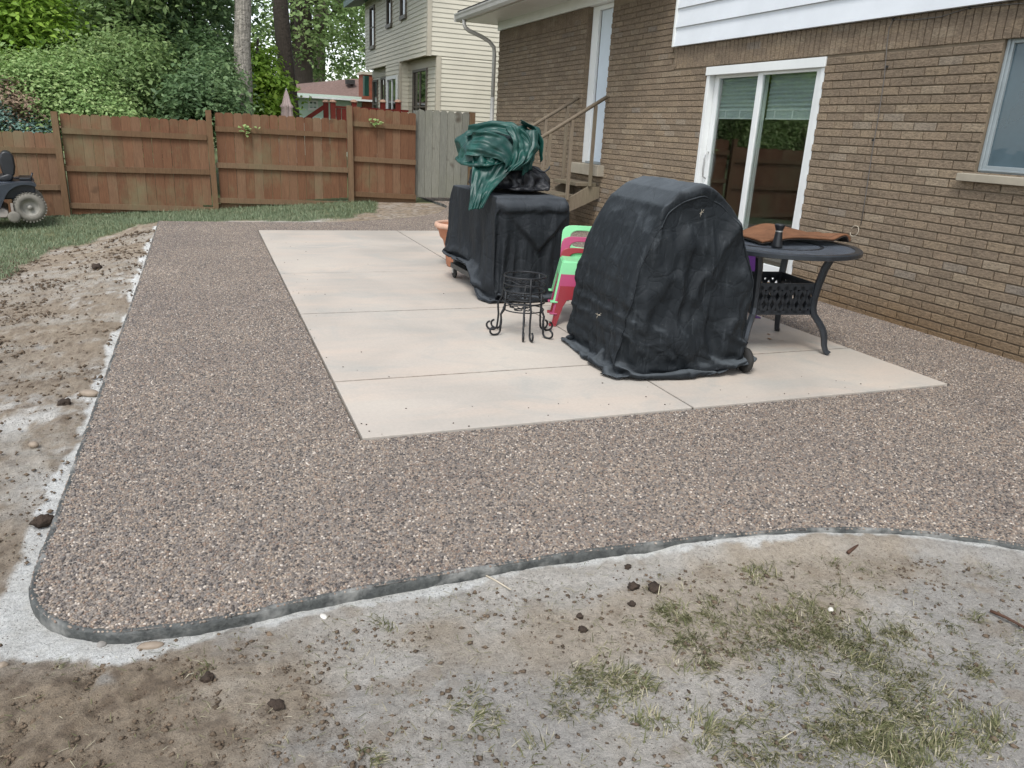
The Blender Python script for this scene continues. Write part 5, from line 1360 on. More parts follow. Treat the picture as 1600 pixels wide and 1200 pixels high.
def sheet(name, pts_l, pts_r, n, m, mat, T, wav=.02, seed=1, thick=.003):
    """hanging strip of cloth between two polylines, with folds"""
    Lp = np.array(pts_l, float); Rp = np.array(pts_r, float)
    def res(Pl):
        s = np.r_[0, np.cumsum(np.linalg.norm(np.diff(Pl, axis=0), axis=1))]; t = np.linspace(0, s[-1], n+1); return np.stack([np.interp(t, s, Pl[:,k]) for k in range(3)], 1)
    Lp, Rp = res(Lp), res(Rp); V = []
    for i in range(n+1):
        for j in range(m+1):
            p = Lp[i]+(Rp[i]-Lp[i])*j/m; V.append(p)
    V = np.array(V); ii = np.repeat(np.arange(n+1)/n, m+1); jj = np.tile(np.arange(m+1)/m, n+1)
    f = fbm(jj*4+seed, ii*1.6, seed=seed, o=3)-.5; rdg = np.abs(fbm(jj*6, ii*3, seed=seed+5, o=3)-.5)
    nrm = np.cross(Rp[0]-Lp[0], Lp[-1]-Lp[0]); nrm = nrm/np.linalg.norm(nrm)
    V = V+nrm*(f*wav*2.2-rdg*wav*1.5)[:,None]
    Q = [(i*(m+1)+j, i*(m+1)+j+1, (i+1)*(m+1)+j+1, (i+1)*(m+1)+j) for i in range(n) for j in range(m)]
    return cloth_obj(name, V, np.array(Q), mat, T, thick, 1)
def tarp_and_bag():
    zt = .885
    B = thing('folded_cover', 'crumpled black vinyl cover lying on the cart grill cover', 'cover', (2.46, 6.42, zt))
    rag('bundle', (.33,.29,.125), [((-.10,.0,.11),(.23,.27,.115)),((.14,.02,.10),(.20,.25,.105)),((.0,-.12,.08),(.22,.16,.08))], 'bag_black', B, 5, 1.16, 45, .002, amp=.09, frq=(3,3), cs=5.5, ca=.07)
    pts = [(.02,-.27,.02),(.01,-.305,.10),(.015,-.305,.17),(.05,-.30,.205),(.10,-.305,.195),(.15,-.31,.165),(.20,-.30,.16),(.25,-.27,.185),(.28,-.22,.20)]
    MB().tube(pts, .007, 6).build('hem', 'cover_b', B, smooth=True)
    T = thing('green_tarp', 'bunched up green plastic tarp heaped over the black cover', 'tarp', (2.34, 6.42, zt+.165))
    T.scale = (1.03, 1.03, 1.03)
    rag('bundle', (.31,.28,.165), [((-.12,.0,.16),(.20,.25,.15)),((.09,.02,.19),(.22,.23,.155)),((.0,-.12,.13),(.17,.15,.11))], 'tarp_green', T, 9, 1.12, 45, .0, amp=.16, frq=(2.6,3), cs=6, ca=.09)
    r2 = rag('roll', (.17,.20,.085), [((-.02,.0,.085),(.135,.17,.07))], 'tarp_green', T, 15, 1.2, 40, .0, 64, 34, amp=.05, frq=(4,6), cs=9, ca=.035); r2.location = (-.17,-.15,.075); r2.rotation_euler = (.1,-.25,.35)
    MB().prism([(.08,-.22,.12),(.275,-.17,.06),(.30,-.10,.14),(.275,-.12,.24),(.235,-.11,.325),(.10,-.18,.32)], (.03,.30,.0)).build('fold', 'tarp_green', T, bevel=.02)
    sheet('flap', [(-.28,-.20,.14),(-.31,-.30,.03),(-.335,-.36,-.08),(-.36,-.42,-.20),(-.375,-.44,-.30)], [(.16,-.26,.20),(.08,-.34,.07),(-.08,-.38,-.07),(-.2,-.44,-.17),(-.27,-.46,-.29)], 30, 24, 'tarp_green', T, .045, 4)
    sheet('drape', [(-.04,-.26,.32),(.0,-.33,.20),(-.02,-.37,.05),(-.08,-.39,-.02)], [(.24,-.24,.30),(.24,-.30,.17),(.14,-.35,.06),(.02,-.37,.0)], 24, 20, 'tarp_green', T, .06, 8)
    # loose folds thrown over the heap: a loop at the left, a band across the front, a corner at the right
    sheet('fold', [(-.27,-.10,.24),(-.30,-.22,.28),(-.22,-.31,.30),(-.08,-.34,.26),(.02,-.36,.16),(-.02,-.38,.06)], [(-.30,-.10,.10),(-.34,-.24,.10),(-.27,-.34,.10),(-.14,-.37,.09),(-.06,-.38,.05),(-.08,-.39,.0)], 30, 14, 'tarp_green', T, .05, 21)
    sheet('fold', [(-.26,-.02,.34),(-.12,-.14,.375),(.04,-.22,.36),(.16,-.30,.27),(.20,-.34,.14),(.16,-.36,.02)], [(-.30,-.08,.22),(-.16,-.26,.29),(-.02,-.32,.27),(.06,-.36,.18),(.10,-.38,.08),(.08,-.38,-.02)], 32, 14, 'tarp_green', T, .055, 27)
    sheet('fold', [(.10,-.16,.365),(.20,-.22,.33),(.27,-.27,.22),(.27,-.30,.08)], [(.24,.02,.36),(.32,-.04,.31),(.345,-.10,.18),(.33,-.14,.06)], 22, 14, 'tarp_green', T, .04, 33)
tarp_and_bag()

# ================================================================== PATIO THINGS
def flower_pot():
    p = PZ(712, 418); P_ = thing('flower_pot', 'large terracotta flower pot behind the covered cart', 'flower pot', (2.40, 7.55, .004))
    MB().lathe([(0,0),(.13,0),(.145,.02),(.165,.20),(.185,.27),(.215,.30),(.235,.37),(.255,.385),(.265,.40),(.262,.43),(.245,.435),(.225,.42),(.205,.34),(0,.34)], 40).build('pot', 'terracotta', P_, smooth=True)
    MB().lathe([(.238,.388),(.270,.395),(.274,.415),(.268,.44),(.246,.444),(.228,.432),(.232,.395)], 40, close=True).build('rim', 'terracotta_pale', P_, smooth=True)
    MB().lathe([(0,.352),(.2,.35),(.215,.345)], 24).build('soil', 'clod_dark', P_)
flower_pot()
def plant_stand(label, r, h, zf, rot, spread, kink):
    S = thing('plant_stand', label, 'plant stand', (2.02, 4.87, .004), rot, 'nested wrought iron plant stands')
    ring = [(r*math.cos(a), r*math.sin(a), h) for a in np.linspace(0, 2*PI, 41)[:-1]]
    MB().tube(ring, .006, 8, closed=True).build('ring', 'black_iron', S, smooth=True)
    # scrolled support bars across the ring
    m = MB()
    for q in range(3):
        a0 = 2*PI*q/3
        pts = [(r*math.cos(a0)*(1-t)+.35*r*t*math.cos(a0+1.9), r*math.sin(a0)*(1-t)+.35*r*t*math.sin(a0+1.9), h-.055+.01*math.sin(t*6)) for t in np.linspace(0,1,12)]
        pts += [(pts[-1][0]+.03*math.cos(a)-.03, pts[-1][1]+.03*math.sin(a), h-.05) for a in np.linspace(0,4,9)]
        m.tube(pts, .004, 6)
    m.build('scroll', 'black_iron', S, smooth=True)
    r2 = r*.98
    MB().tube([(r2*math.cos(a), r2*math.sin(a), h-.055) for a in np.linspace(0,2*PI,41)[:-1]], .0045, 6, closed=True).build('lower_ring', 'black_iron', S, smooth=True)
    for q in range(3):
        a = 2*PI*q/3; prof = [(r,h),(r+.004,h-.08),(r+.01,h*.62),(r+spread*.55,h*.48),(r+spread*.45,h*.3),(r+spread*.5,.07),(r+spread*.56,.03)]
        for t in np.linspace(-.9, 3.4, 16): prof.append((r+spread*.56+.038-.038*math.cos(t+.9)*1.0, .036-.030*math.sin(t+.9) if t < 2.3 else .036-.030*math.sin(t+.9)))
        pts = [(x*math.cos(a), x*math.sin(a), max(.007, z)) for x, z in prof]
        MB().tube(pts, .0072, 8).build('leg', 'black_iron', S, smooth=True)
plant_stand('largest of three nested black wrought iron plant stands', .145, .415, 0, math.radians(-96), .075, 0)
plant_stand('middle one of three nested black wrought iron plant stands', .140, .315, 0, math.radians(-55), .06, 0)
plant_stand('lowest of three nested black wrought iron plant stands', .145, .235, 0, math.radians(10), .06, 0)

def kids_chair(label, mat, loc, rz, group):
    K = thing('child_chair', label, 'chair', loc, rz, group)
    sh, sw, sd = .30, .155, .15
    # seat: dished slab with rolled front
    n, m_ = 10, 8; V = []; F = []
    for j in range(m_+1):
        for i in range(n+1):
            x = (i/n*2-1)*sw; y = (j/m_*2-1)*sd; z = sh-.012*(1-(x/sw)**2)*(1-(y/sd)**2)-(.02*max(0, (-y/sd-.7)/.3)**2)
            V.append((x,y,z))
    for j in range(m_):
        for i in range(n): F.append((j*(n+1)+i, j*(n+1)+i+1, (j+1)*(n+1)+i+1, (j+1)*(n+1)+i))
    o = obj('seat', mesh_np('seat', V, F, mat, True), K); md = o.modifiers.new('s','SOLIDIFY'); md.thickness = .014; md.offset = -1
    # aprons with an arched lower edge, running into splayed legs
    def panel(p0, p1, q0, q1, name):
        # p0-p1 seat edge, q0-q1 feet; arch between
        p0, p1, q0, q1 = map(Vector, (p0, p1, q0, q1)); N = 16; top = []; bot = []
        for i in range(N+1):
            t = i/N; s = p0.lerp(p1, t); f = q0.lerp(q1, t)
            e = min(t, 1-t)*2
            drop = .34+.66*(1-min(1, max(0, (e-.16))/.16))**1.6 if e > .16 else 1.0
            top.append(s); bot.append(s.lerp(f, drop))
        V = [tuple(p) for p in top+bot]; F = [(i, i+1, N+1+i+1, N+1+i) for i in range(N)]
        o = obj(name, mesh_np(name, V, F, mat, False), K); md = o.modifiers.new('s','SOLIDIFY'); md.thickness = .016; md.offset = 0
        return o
    fx, fy = .205, .205
    c = [(-sw,-sd,sh-.01),(sw,-sd,sh-.01),(sw,sd,sh-.01),(-sw,sd,sh-.01)]; f = [(-fx,-fy,0),(fx,-fy,0),(fx,fy+.03,0),(-fx,fy+.03,0)]
    for a, b in ((0,1),(1,2),(2,3),(3,0)): panel(c[a], c[b], f[a], f[b], 'leg_panel')
    for q in f: MB().box(q[0]-.028, q[1]-.028, 0, q[0]+.028, q[1]+.028, .012).build('foot', mat, K, bevel=.004)
    # backrest with a rounded opening, leaning back
    out = []; inn = []; Nn = 40
    for i in range(Nn):
        a = 2*PI*i/Nn; ca, sa = math.cos(a), math.sin(a)
        k = (abs(ca)**5+abs(sa)**5)**(-1/5); k2 = (abs(ca)**3+abs(sa)**3)**(-1/3)
        zz = .10+.125*sa*k; xx = (.165-.10*(zz+.02)*.25)*ca*k
        out.append((xx, zz)); inn.append((.095*ca*k2, .125+.062*sa*k2))
    V = []
    for (x, z) in out: V.append((x, sd-.005+z*.22, sh+z))
    for (x, z) in inn: V.append((x, sd-.005+z*.22, sh+z))
    F = [(i, (i+1) % Nn, Nn+(i+1) % Nn, Nn+i) for i in range(Nn)]
    o = obj('backrest', mesh_np('backrest', V, F, mat, False), K); md = o.modifiers.new('s','SOLIDIFY'); md.thickness = .02; md.offset = 0
    b = o.modifiers.new('b','BEVEL'); b.width = .005; b.segments = 2; b.limit_method = 'ANGLE'
    return K
for k, (mt, nm) in enumerate((('plastic_red','red child chair at the bottom of the stack beside the grill'),('plastic_pink','pink child chair stacked between the red and green ones'),('plastic_green','light green child chair on top of the stack beside the grill'))):
    kids_chair(nm, mt, (2.60+.012*k, 5.16+.026*k, .004+.082*k), math.radians(-22), 'stacked plastic child chairs')
for k, (mt, nm) in enumerate((('plastic_purple','purple child chair standing behind the round table'),('plastic_red','red child chair standing behind the purple one'))):
    kids_chair(nm, mt, ((4.04,5.30,.004),(4.28,5.60,.004))[k], math.radians((160,150)[k]), 'child chairs behind the table')

def round_table():
    cx, cy, h, R = 3.65, 4.32, .715, .56
    T = thing('round_table', 'round black cast metal table with lattice top and curved legs', 'table', (cx, cy, .004), math.radians(-8.7))
    MB().lathe([(R-.05,h-.012),(R-.05,h),(R-.01,h+.002),(R,h-.006),(R,h-.03),(R-.012,h-.034),(R-.02,h-.016)], 72, close=True).build('rim', 'table_iron', T, smooth=False)
    # woven lattice
    m = MB(); step = .036; w = .0145
    k = -R
    rr = R-.045
    n = int(2*R/step)
    for q in range(-n//2-8, n//2+9):
        for s in (-1, 1):
            d = q*step
            if abs(d) >= rr: continue
            half = math.sqrt(rr*rr-d*d); c45 = .7071
            a = (c45*(d-half*1), c45*s*(d+half*1)); b = (c45*(d+half), c45*s*(d-half))
            m.bar((a[0],a[1],h-.006-(.001 if s > 0 else .004)), (b[0],b[1],h-.006-(.001 if s > 0 else .004)), w, .007)
    m.build('lattice_top', 'table_top_skylit', T)
    MB().lathe([(R*.52,h-.012),(R*.52,h-.001),(R*.56,h-.001),(R*.56,h-.012)], 60, close=True).build('inner_ring', 'table_iron', T)
    for q in range(4):
        a = math.radians(45+90*q); ca, sa = math.cos(a), math.sin(a)
        prof = [(.40,.69),(.375,.66),(.345,.58),(.325,.48),(.315,.38),(.315,.31),(.33,.26),(.37,.215),(.40,.175),(.42,.12),(.43,.06),(.445,.025),(.47,.008)]
        pts = [(r*ca, r*sa, z) for r, z in prof]; mm = MB()
        for (p, s) in zip(pts[:-1], pts[1:]): pass
        mm.tube(pts, [.026]*4+[.023]*6+[.02,.02,.022], 6); mm.build('leg', 'table_iron', T, smooth=False)
    # pierced basket panels between the legs
    s = .315*.7071-.004
    def panel(ax, sg):
        m = MB(); z0, z1 = .275, .455; t = .006
        def bar(a, b, w):
            pa = (a[0], sg*s, a[1]) if ax == 'y' else (sg*s, a[0], a[1]); pb = (b[0], sg*s, b[1]) if ax == 'y' else (sg*s, b[0], b[1])
            m.bar(pa, pb, t*2, w, (0,0,1))
        bar((-s,z0),(s,z0),.03); bar((-s,z1),(s,z1),.045)
        zz = (z1-z0)
        for k in range(-4, 9):
            for d in (-1, 1):
                x0 = -s+k*.062; x1 = x0+d*zz*.55
                A = [x0, z0]; B = [x1, z1]
                def clip(P, Q):
                    if P[0] < -s: t_ = (-s-P[0])/(Q[0]-P[0]); P = [-s, P[1]+(Q[1]-P[1])*t_]
                    elif P[0] > s: t_ = (s-P[0])/(Q[0]-P[0]); P = [s, P[1]+(Q[1]-P[1])*t_]
                    return P
                if (x0 < -s and x1 < -s) or (x0 > s and x1 > s): continue
                A2 = clip(A, B); B2 = clip(B, A); bar(A2, B2, .022)
        m.build('basket_panel', 'table_iron', T)
    for ax in 'xy':
        for sg in (-1, 1): panel(ax, sg)
    m = MB(); q = -s
    for k in range(11): m.box(-s+.004, -s+k*(2*s/10)-.008, .262, s-.004, -s+k*(2*s/10)+.008, .270)
    m.build('basket_floor', 'table_iron', T)
    # cap on the table
    L = thing('umbrella_cap', 'black waisted cap with silver band standing on the table', 'cap', (3.50, 4.13, h+.006))
    MB().lathe([(0,0),(.036,0),(.036,.008),(.028,.05),(.022,.10)], 24).build('base', 'black_plastic', L, smooth=True)
    MB().lathe([(.0222,.1),(.0245,.1),(.0245,.108),(.0222,.108)], 24, close=True).build('band', 'silver', L)
    MB().lathe([(.0215,.108),(.026,.118),(.034,.14),(.034,.148),(.03,.15),(0,.15)], 24).build('top', 'black_plastic', L, smooth=True)
    # curled coir doormat
    D = thing('doormat', 'worn rust coloured doormat curled on the round table', 'doormat', (3.86, 4.42, h+.008), math.radians(-4))
    n, m_ = 44, 30; V = []
    for j in range(m_+1):
        for i in range(n+1):
            u = i/n; v = j/m_
            x = -.40+.80*u; y = -.235+.46*v
            z = .012+.022*math.sin(u*2.6)*(1-v*.4)+.008*math.sin(u*9+v*4)
            # hump at the back and curled front right corner
            z += .045*max(0, math.sin(min(1, max(0, (u-.15)/.55))*PI))*(.4+.6*v)
            c = max(0, (u-.72)/.28); cv = max(0, 1-v*1.1)
            z += .03*math.sin(c*PI)*cv
            x -= .10*c*c*cv
            V.append((x, y, z))
    Q = [(j*(n+1)+i, j*(n+1)+i+1, (j+1)*(n+1)+i+1, (j+1)*(n+1)+i) for j in range(m_) for i in range(n)]
    me = mesh_np('pile', V, np.array(Q), 'doormat', True); o = obj('pile', me, D); sd = o.modifiers.new('s','SOLIDIFY'); sd.thickness = .014; sd.offset = 1
    V2 = [(x, y, z-.004) for x, y, z in V]; o = obj('backing', mesh_np('backing', V2, np.array(Q), 'mat_rubber', True), D); sd = o.modifiers.new('s','SOLIDIFY'); sd.thickness = .004; sd.offset = -1
round_table()

# ================================================================== RIDING MOWER
def mower():
    y0 = 13.05; w = PY(50, 346, y0); zg = w.z
    M = thing('riding_mower', 'black riding lawn mower with dusty tyres parked on the grass', 'mower', (w.x-.08, y0+.42, zg), math.radians(11))
    def wheel(x, y, r, wd, nm):
        t = MB(); n = 40
        t.lathe([(r*.56,-wd/2),(r*.80,-wd/2),(r*.95,-wd*.42),(r,-wd*.25),(r,wd*.25),(r*.95,wd*.42),(r*.80,wd/2),(r*.56,wd/2)], n, (x,y,r), 'y', True)
        ty = t.build('wheel', 'tyre_dusty', M, smooth=True)
        lug = MB()
        for k in range(30):
            for s in (-1, 1):
                a = 2*PI*(k+(.5 if s > 0 else 0))/30; ca, sa = math.cos(a), math.sin(a)
                p = Vector((x+r*ca, y+s*wd*.26, r+r*sa)); tdir = Vector((-sa,0,ca)); rd = Vector((ca,0,sa))
                lug.hexa([p+tdir*e*.009+Vector((0,q*wd*.20,0))+rd*zz for zz in (-.012,.008) for (e,q) in ((-1,-1),(1,-1),(1,1),(-1,1))])
        lug.build('tread', 'tyre_dusty', ty)
        MB().lathe([(r*.57,-wd*.46),(r*.54,-wd*.46),(r*.50,-wd*.30),(r*.30,-wd*.22),(r*.16,-wd*.24),(r*.14,-wd*.42),(0,-wd*.42)], 28, (x,y,r), 'y').build('rim', 'rim_dusty', ty, smooth=True)
        MB().lathe([(0,wd*.4),(r*.57,wd*.46)], 28, (x,y,r), 'y').build('hub', 'rim_dusty', ty)
    wheel(0, -.42, .205, .20, 'rear'); wheel(0, .42, .205, .20, 'rear'); wheel(-1.28, -.38, .17, .15, 'front'); wheel(-1.28, .38, .17, .15, 'front')
    # fender deck: side outline with wheel arch, extruded across
    arc = [(-.02+.29*math.cos(a), .235+.29*math.sin(a)) for a in np.linspace(1.15, 2.8, 12)]
    side = [(.10,.55),(.115,.525),(.10,.49)]+arc+[(-.36,.20),(-.47,.17),(-.85,.17),(-.85,.24),(-.56,.30),(-.50,.40),(-.44,.48),(-.3,.525),(-.1,.56),(.06,.565)]
    for s in (-1, 1):
        MB().prism([(x, s*.30, z) for x, z in side], (0, s*.24, 0)).build('fender', 'mower_body', M, bevel=.018)
    MB().box(-.48,-.298,.30,.10,.298,.545).build('chassis', 'mower_body', M, bevel=.02)
    MB().box(-.08,-.25,.565,.08,.25,.60).build('tank_cap', 'black_plastic', M, bevel=.01)
    MB().tube([(.05,-.33,.56),(.09,-.33,.68)], .012, 8).build('lever', 'black_plastic', M, smooth=True)
    sp = [(-.34,.66),(-.33,.61),(.02,.60),(.10,.63),(.12,.70),(.06,.73),(-.05,.69),(-.26,.715),(-.33,.70)]
    MB().prism([(x-.26,-.23,z-.07) for x,z in sp], (0,.46,0)).build('seat', 'black_plastic', M, bevel=.03)
    bp = [(-.01,.70),(.06,.66),(.13,.70),(.155,.82),(.15,.96),(.11,1.02),(.05,1.035),(-.0,1.01),(-.035,.93),(-.03,.80)]
    MB().prism([(x-.26,-.22,z-.07) for x,z in bp], (0,.44,0)).build('backrest', 'black_plastic', M, bevel=.045)
    MB().box(-.46,-.08,.53,-.2,.08,.55).build('seat_post', 'dark_metal', M)
    # mowing deck with small wheel
    MB().prism([(-1.0,-.52,.07),(-.30,-.52,.07),(-.27,-.5,.10),(-.27,-.5,.16),(-.33,-.5,.20),(-1.0,-.5,.20)], (0,1.0,0)).build('mowing_deck', 'mower_deck', M, bevel=.015)
    gw = MB().lathe([(0,-.03),(.05,-.03),(.075,-.02),(.08,0),(.075,.02),(.05,.03),(0,.03)], 18, (-.21,-.55,.08), 'y').build('gauge_wheel', 'tyre_dusty', M, smooth=True)
    MB().box(-.235,-.53,.09,-.205,-.515,.27).build('bracket', 'mower_deck', M)
    # hood, dash and steering wheel (beyond the picture's edge)
    hp = [(-.75,.24),(-.75,.74),(-.85,.80),(-1.2,.78),(-1.5,.70),(-1.56,.60),(-1.56,.30),(-1.45,.24)]
    MB().prism([(x,-.27,z) for x,z in hp], (0,.54,0)).build('hood', 'mower_body', M, bevel=.05)
    MB().tube([(-.74,0,.72),(-.62,0,.86)], .02, 8).build('steering_column', 'black_plastic', M, smooth=True)
    c = Vector((-.61,0,.87)); ax = Vector((.6,0,.8)); u = Vector((.8,0,-.6))
    MB().tube([c+u*.17*math.cos(a)+Vector((0,1,0))*.17*math.sin(a) for a in np.linspace(0,2*PI,33)[:-1]], .013, 8, closed=True).build('steering_wheel', 'black_plastic', M, smooth=True)
mower()

# ================================================================== GROUND DETAIL
def blades(pos, ang, lean, length, width, tint, curl):
    """tapered bent blades: five vertices, three faces each"""
    n = len(pos); d = np.c_[np.cos(ang), np.sin(ang), np.zeros(n)]; s = np.c_[-np.sin(ang), np.cos(ang), np.zeros(n)]
    up = np.array([0,0,1.])
    h1 = length*.55
    p1 = pos+d*(h1*np.cos(lean))[:,None]+up*(h1*np.sin(lean))[:,None]
    l2 = lean-curl
    p2 = p1+d*(length*.45*np.cos(l2))[:,None]+up*(length*.45*np.sin(l2))[:,None]
    w = (s*(width/2)[:,None])
    V = np.stack([pos-w, pos+w, p1-w*.8, p1+w*.8, p2], 1).reshape(-1,3); i = np.arange(n)*5
    F = np.concatenate([np.stack([i,i+1,i+3],1), np.stack([i,i+3,i+2],1), np.stack([i+2,i+3,i+4],1)])
    return V, F, np.repeat(tint,5)
def grass():
    r = np.random.default_rng(77)
    # trampled tufts in the muddy foreground: (photo x, y, radius x, radius y, weight)
    PT = [(1180,898,55,16,.8),(1300,888,60,14,.5),(1230,880,40,8,.3),(1105,868,60,10,.25),(1040,968,60,32,1),(1120,985,70,40,1),(1085,1025,60,32,1),(1160,1000,50,40,.8),(1210,965,60,30,.9),(1290,985,90,45,1.1),(1240,1010,90,40,1),(1340,1015,80,45,1),(1420,1000,60,30,.7),(1380,1060,90,40,1),(1450,1050,50,30,.6),
          (960,1068,55,35,1),(905,1075,35,30,.9),(930,1100,60,25,.6),(985,1050,40,25,.6),(1010,1135,45,22,.9),(880,1115,30,15,.4),(1130,1150,60,30,.8),(1190,1180,50,30,.9),(1100,1180,40,20,.5),(1290,1160,70,40,.9),(1350,1150,80,40,1),(1420,1120,80,45,1),(1470,1160,80,40,1),(1540,1150,50,40,.7),(1400,1190,90,25,.9),
          (1515,970,35,16,.7),(1470,985,30,14,.5),(1520,1045,45,30,.9),(1590,1015,25,16,.5),(1460,850,80,10,.25),(1390,845,60,8,.22),(1560,900,40,12,.15),(1230,1090,50,30,.3),(1280,1085,50,20,.35),(765,1120,28,22,.5),(740,1100,16,10,.25),(590,1172,14,12,.25),(820,1168,36,18,.4),(700,1108,14,8,.15),(100,1058,30,8,.1),(330,1050,40,8,.1),(600,985,20,8,.1),(1310,925,60,25,.2),(1360,905,50,20,.15),(1150,930,40,15,.25)]
    P = []; 
    for (u, v, ru, rv, w) in PT:
        n = int(205*w*ru*rv/1500)+16
        for q in range(max(2, n//13)):
            a, b = r.normal(size=2)*.5
            c = PZ(u+a*ru, min(v+b*rv, 1290), -.06); m = int(r.integers(14, 40))
            off = r.normal(size=(m,2))*r.uniform(.008,.022)
            P.append(np.c_[c.x+off[:,0], c.y+off[:,1]])
    P = np.concatenate(P); n = len(P)
    d = poly_dist(P[:,0], P[:,1], SLAB); P = P[d > .05]; n = len(P)
    z = ground_z(P[:,0], P[:,1])-.003
    dirn = fbm(P[:,0]*3, P[:,1]*3, seed=81, o=2)*9+r.normal(size=n)*1.0
    stand = (r.uniform(size=n) < .3)
    lean = np.where(stand, r.uniform(.5,1.3,n), r.uniform(.08,.5,n))
    V, F, T = blades(np.c_[P, z], dirn, lean, r.uniform(.014,.046,n)*np.where(r.uniform(size=n) < .1, 1.5, 1), r.uniform(.0014,.0038,n), np.clip(r.beta(1.3,1.35,n)+np.where(stand,-.06,.12),0,1), r.uniform(.1,.9,n))
    tag(obj('trampled_grass', mesh_np('trampled_grass', V, F, 'grass_tramp', False, {'tint': T})), 'flattened tufts of grass in the muddy foreground', kind='stuff')
    # the lawn left by the fence and the mower
    n = 150000
    x = r.uniform(-7, 3.2, n); y = r.uniform(7.0, 14.5, n)
    g = grass_mask(x, y)*sstep(.30,.5,fbm(x*5,y*5,seed=83,o=3)+.12); k = (r.uniform(size=n) < g) & (poly_dist(x, y, SLAB) > .04); x, y = x[k], y[k]; n = len(x)
    V, F, T = blades(np.c_[x, y, ground_z(x, y)-.005], r.uniform(0,6.28,n), r.uniform(.5,1.4,n), r.uniform(.035,.09,n), r.uniform(.004,.008,n), np.clip(r.beta(2.2,2.4,n)+.25*(fbm(x*2,y*2,seed=85)-.5),0,1), r.uniform(.1,.8,n))
    tag(obj('lawn_grass', mesh_np('lawn_grass', V, F, 'grass_green', False, {'tint': T})), 'strip of short green lawn along the fence', kind='stuff')
    # loose straw and clippings on the soil
    n = 2600; x = np.r_[r.uniform(-.9,2.9,n), r.uniform(-2.6,-.62,1200)]; y = np.r_[r.uniform(.9,2.06,n), r.uniform(2.5,10,1200)]; k = poly_dist(x,y,SLAB) > .02; x, y = x[k], y[k]; n = len(x)
    V, F, T = blades(np.c_[x, y, ground_z(x,y)+.006], r.uniform(0,6.28,n), r.uniform(-.05,.12,n), r.uniform(.012,.045,n), r.uniform(.001,.0022,n), r.uniform(.3,1,n), r.uniform(-.1,.2,n))
    tag(obj('straw', mesh_np('straw', V, F, 'grass_tramp', False, {'tint': T})), 'loose bits of straw and cut grass on the soil', kind='stuff')
grass()
_ico = None
def ico():
    global _ico
    if _ico is None:
        bm = bmesh.new(); bmesh.ops.create_icosphere(bm, subdivisions=1, radius=1)
        _ico = (np.array([v.co[:] for v in bm.verts]), np.array([[v.index for v in f.verts] for f in bm.faces])); bm.free()
    return _ico
def crumbs():
    r = np.random.default_rng(91)
    iv = np.array([(1,0,0),(0,1,0),(-1,0,0),(0,-1,0),(0,0,1),(0,0,-1)], float); if_ = np.array([(0,1,4),(1,2,4),(2,3,4),(3,0,4),(1,0,5),(2,1,5),(3,2,5),(0,3,5)])
    xs, ys = [], []
    n = 80000; x = r.uniform(-1.0,3.0,n); y = r.uniform(.95,2.06,n)
    dens = .16+.75*sstep(.55,-.2,x+(fbm(x*3,y*3,seed=21)-.5)*.7)*sstep(2.1,1.85,y)+.35*sstep(.56,.7,fbm(x*4,y*4,seed=93,o=3))
    k = r.uniform(size=n) < dens; xs.append(x[k]); ys.append(y[k])
    n = 60000; x = r.uniform(-2.9,-.60,n); y = 2.1+8.5*r.uniform(size=n)**1.4
    dens = (.15+.7*sstep(.45,.65,fbm(x*2.2,y*2.2,seed=95,o=3)))*sstep(-3,-1.5,x+.3)
    k = r.uniform(size=n) < dens; xs.append(x[k]); ys.append(y[k])
    x = np.concatenate(xs); y = np.concatenate(ys); k = poly_dist(x,y,SLAB) > .012; x, y = x[k], y[k]; n = len(x)
    sz = .0012+.0075*r.uniform(size=n)**8; sz *= 1+.2*np.clip(y-2,0,10)
    big = r.uniform(size=n) < .006; sz[big] *= 1.6
    V = iv[None]*(1+.30*r.normal(size=(n,len(iv),1)))*sz[:,None,None]*np.array([1.15,1,.7])
    a = r.uniform(0,6.28,n); ca, sa = np.cos(a)[:,None], np.sin(a)[:,None]
    V = np.stack([V[:,:,0]*ca-V[:,:,1]*sa, V[:,:,0]*sa+V[:,:,1]*ca, V[:,:,2]], 2)
    V += np.stack([x, y, ground_z(x,y)+sz*.35], 1)[:,None]
    F = (if_[None]+(np.arange(n)*len(iv))[:,None,None]).reshape(-1,3)
    tag(obj('soil_crumbs', mesh_np('soil_crumbs', V.reshape(-1,3), F, 'clod', False)), 'crumbs of dry soil scattered over the mud', kind='stuff')
crumbs()
def lump(name, label, cat, u, v, r, mat, flat=.7, seed=0, group=None, zc=None, on=None):
    p = PZ(u, v, -.045 if on is None else on); z = gz1(p.x, p.y) if on is None else on
    bm = bmesh.new(); bmesh.ops.create_icosphere(bm, subdivisions=3, radius=1)
    V = np.array([q.co[:] for q in bm.verts]); F = np.array([[q.index for q in f.verts] for f in bm.faces]); bm.free()
    rough = .6 if mat.startswith('clod') else .14
    k = 1+rough*2*(fbm(V[:,0]*2+seed, V[:,1]*2, V[:,2]*2, seed=seed, o=3)-.5)
    V = V*k[:,None]*np.array(r if hasattr(r,'__len__') else (r, r*.8, r*flat))
    o = obj(name, mesh_np(name, V, F, mat, not mat.startswith('clod'))); h = V[:,2].max()
    o.location = (p.x, p.y, z+h*.55); o.rotation_euler = (0,0,seed*1.3)
    return tag(o, label, cat, group)
lump('soil_clod', 'largest dark wet soil clod lying beside the grass tufts', 'clod', 1022, 921, .026, 'clod_dark', .6, 1)
lump('soil_clod', 'dark double clod left of the largest clod', 'clod', 989, 919, .019, 'clod_dark', .7, 2)
lump('soil_clod', 'small square dark clod close to the slab edge', 'clod', 981, 888, .014, 'clod_dark', .7, 3)
lump('soil_clod', 'flat dark clod below the double clod', 'clod', 987, 945, .013, 'clod_dark', .7, 4)
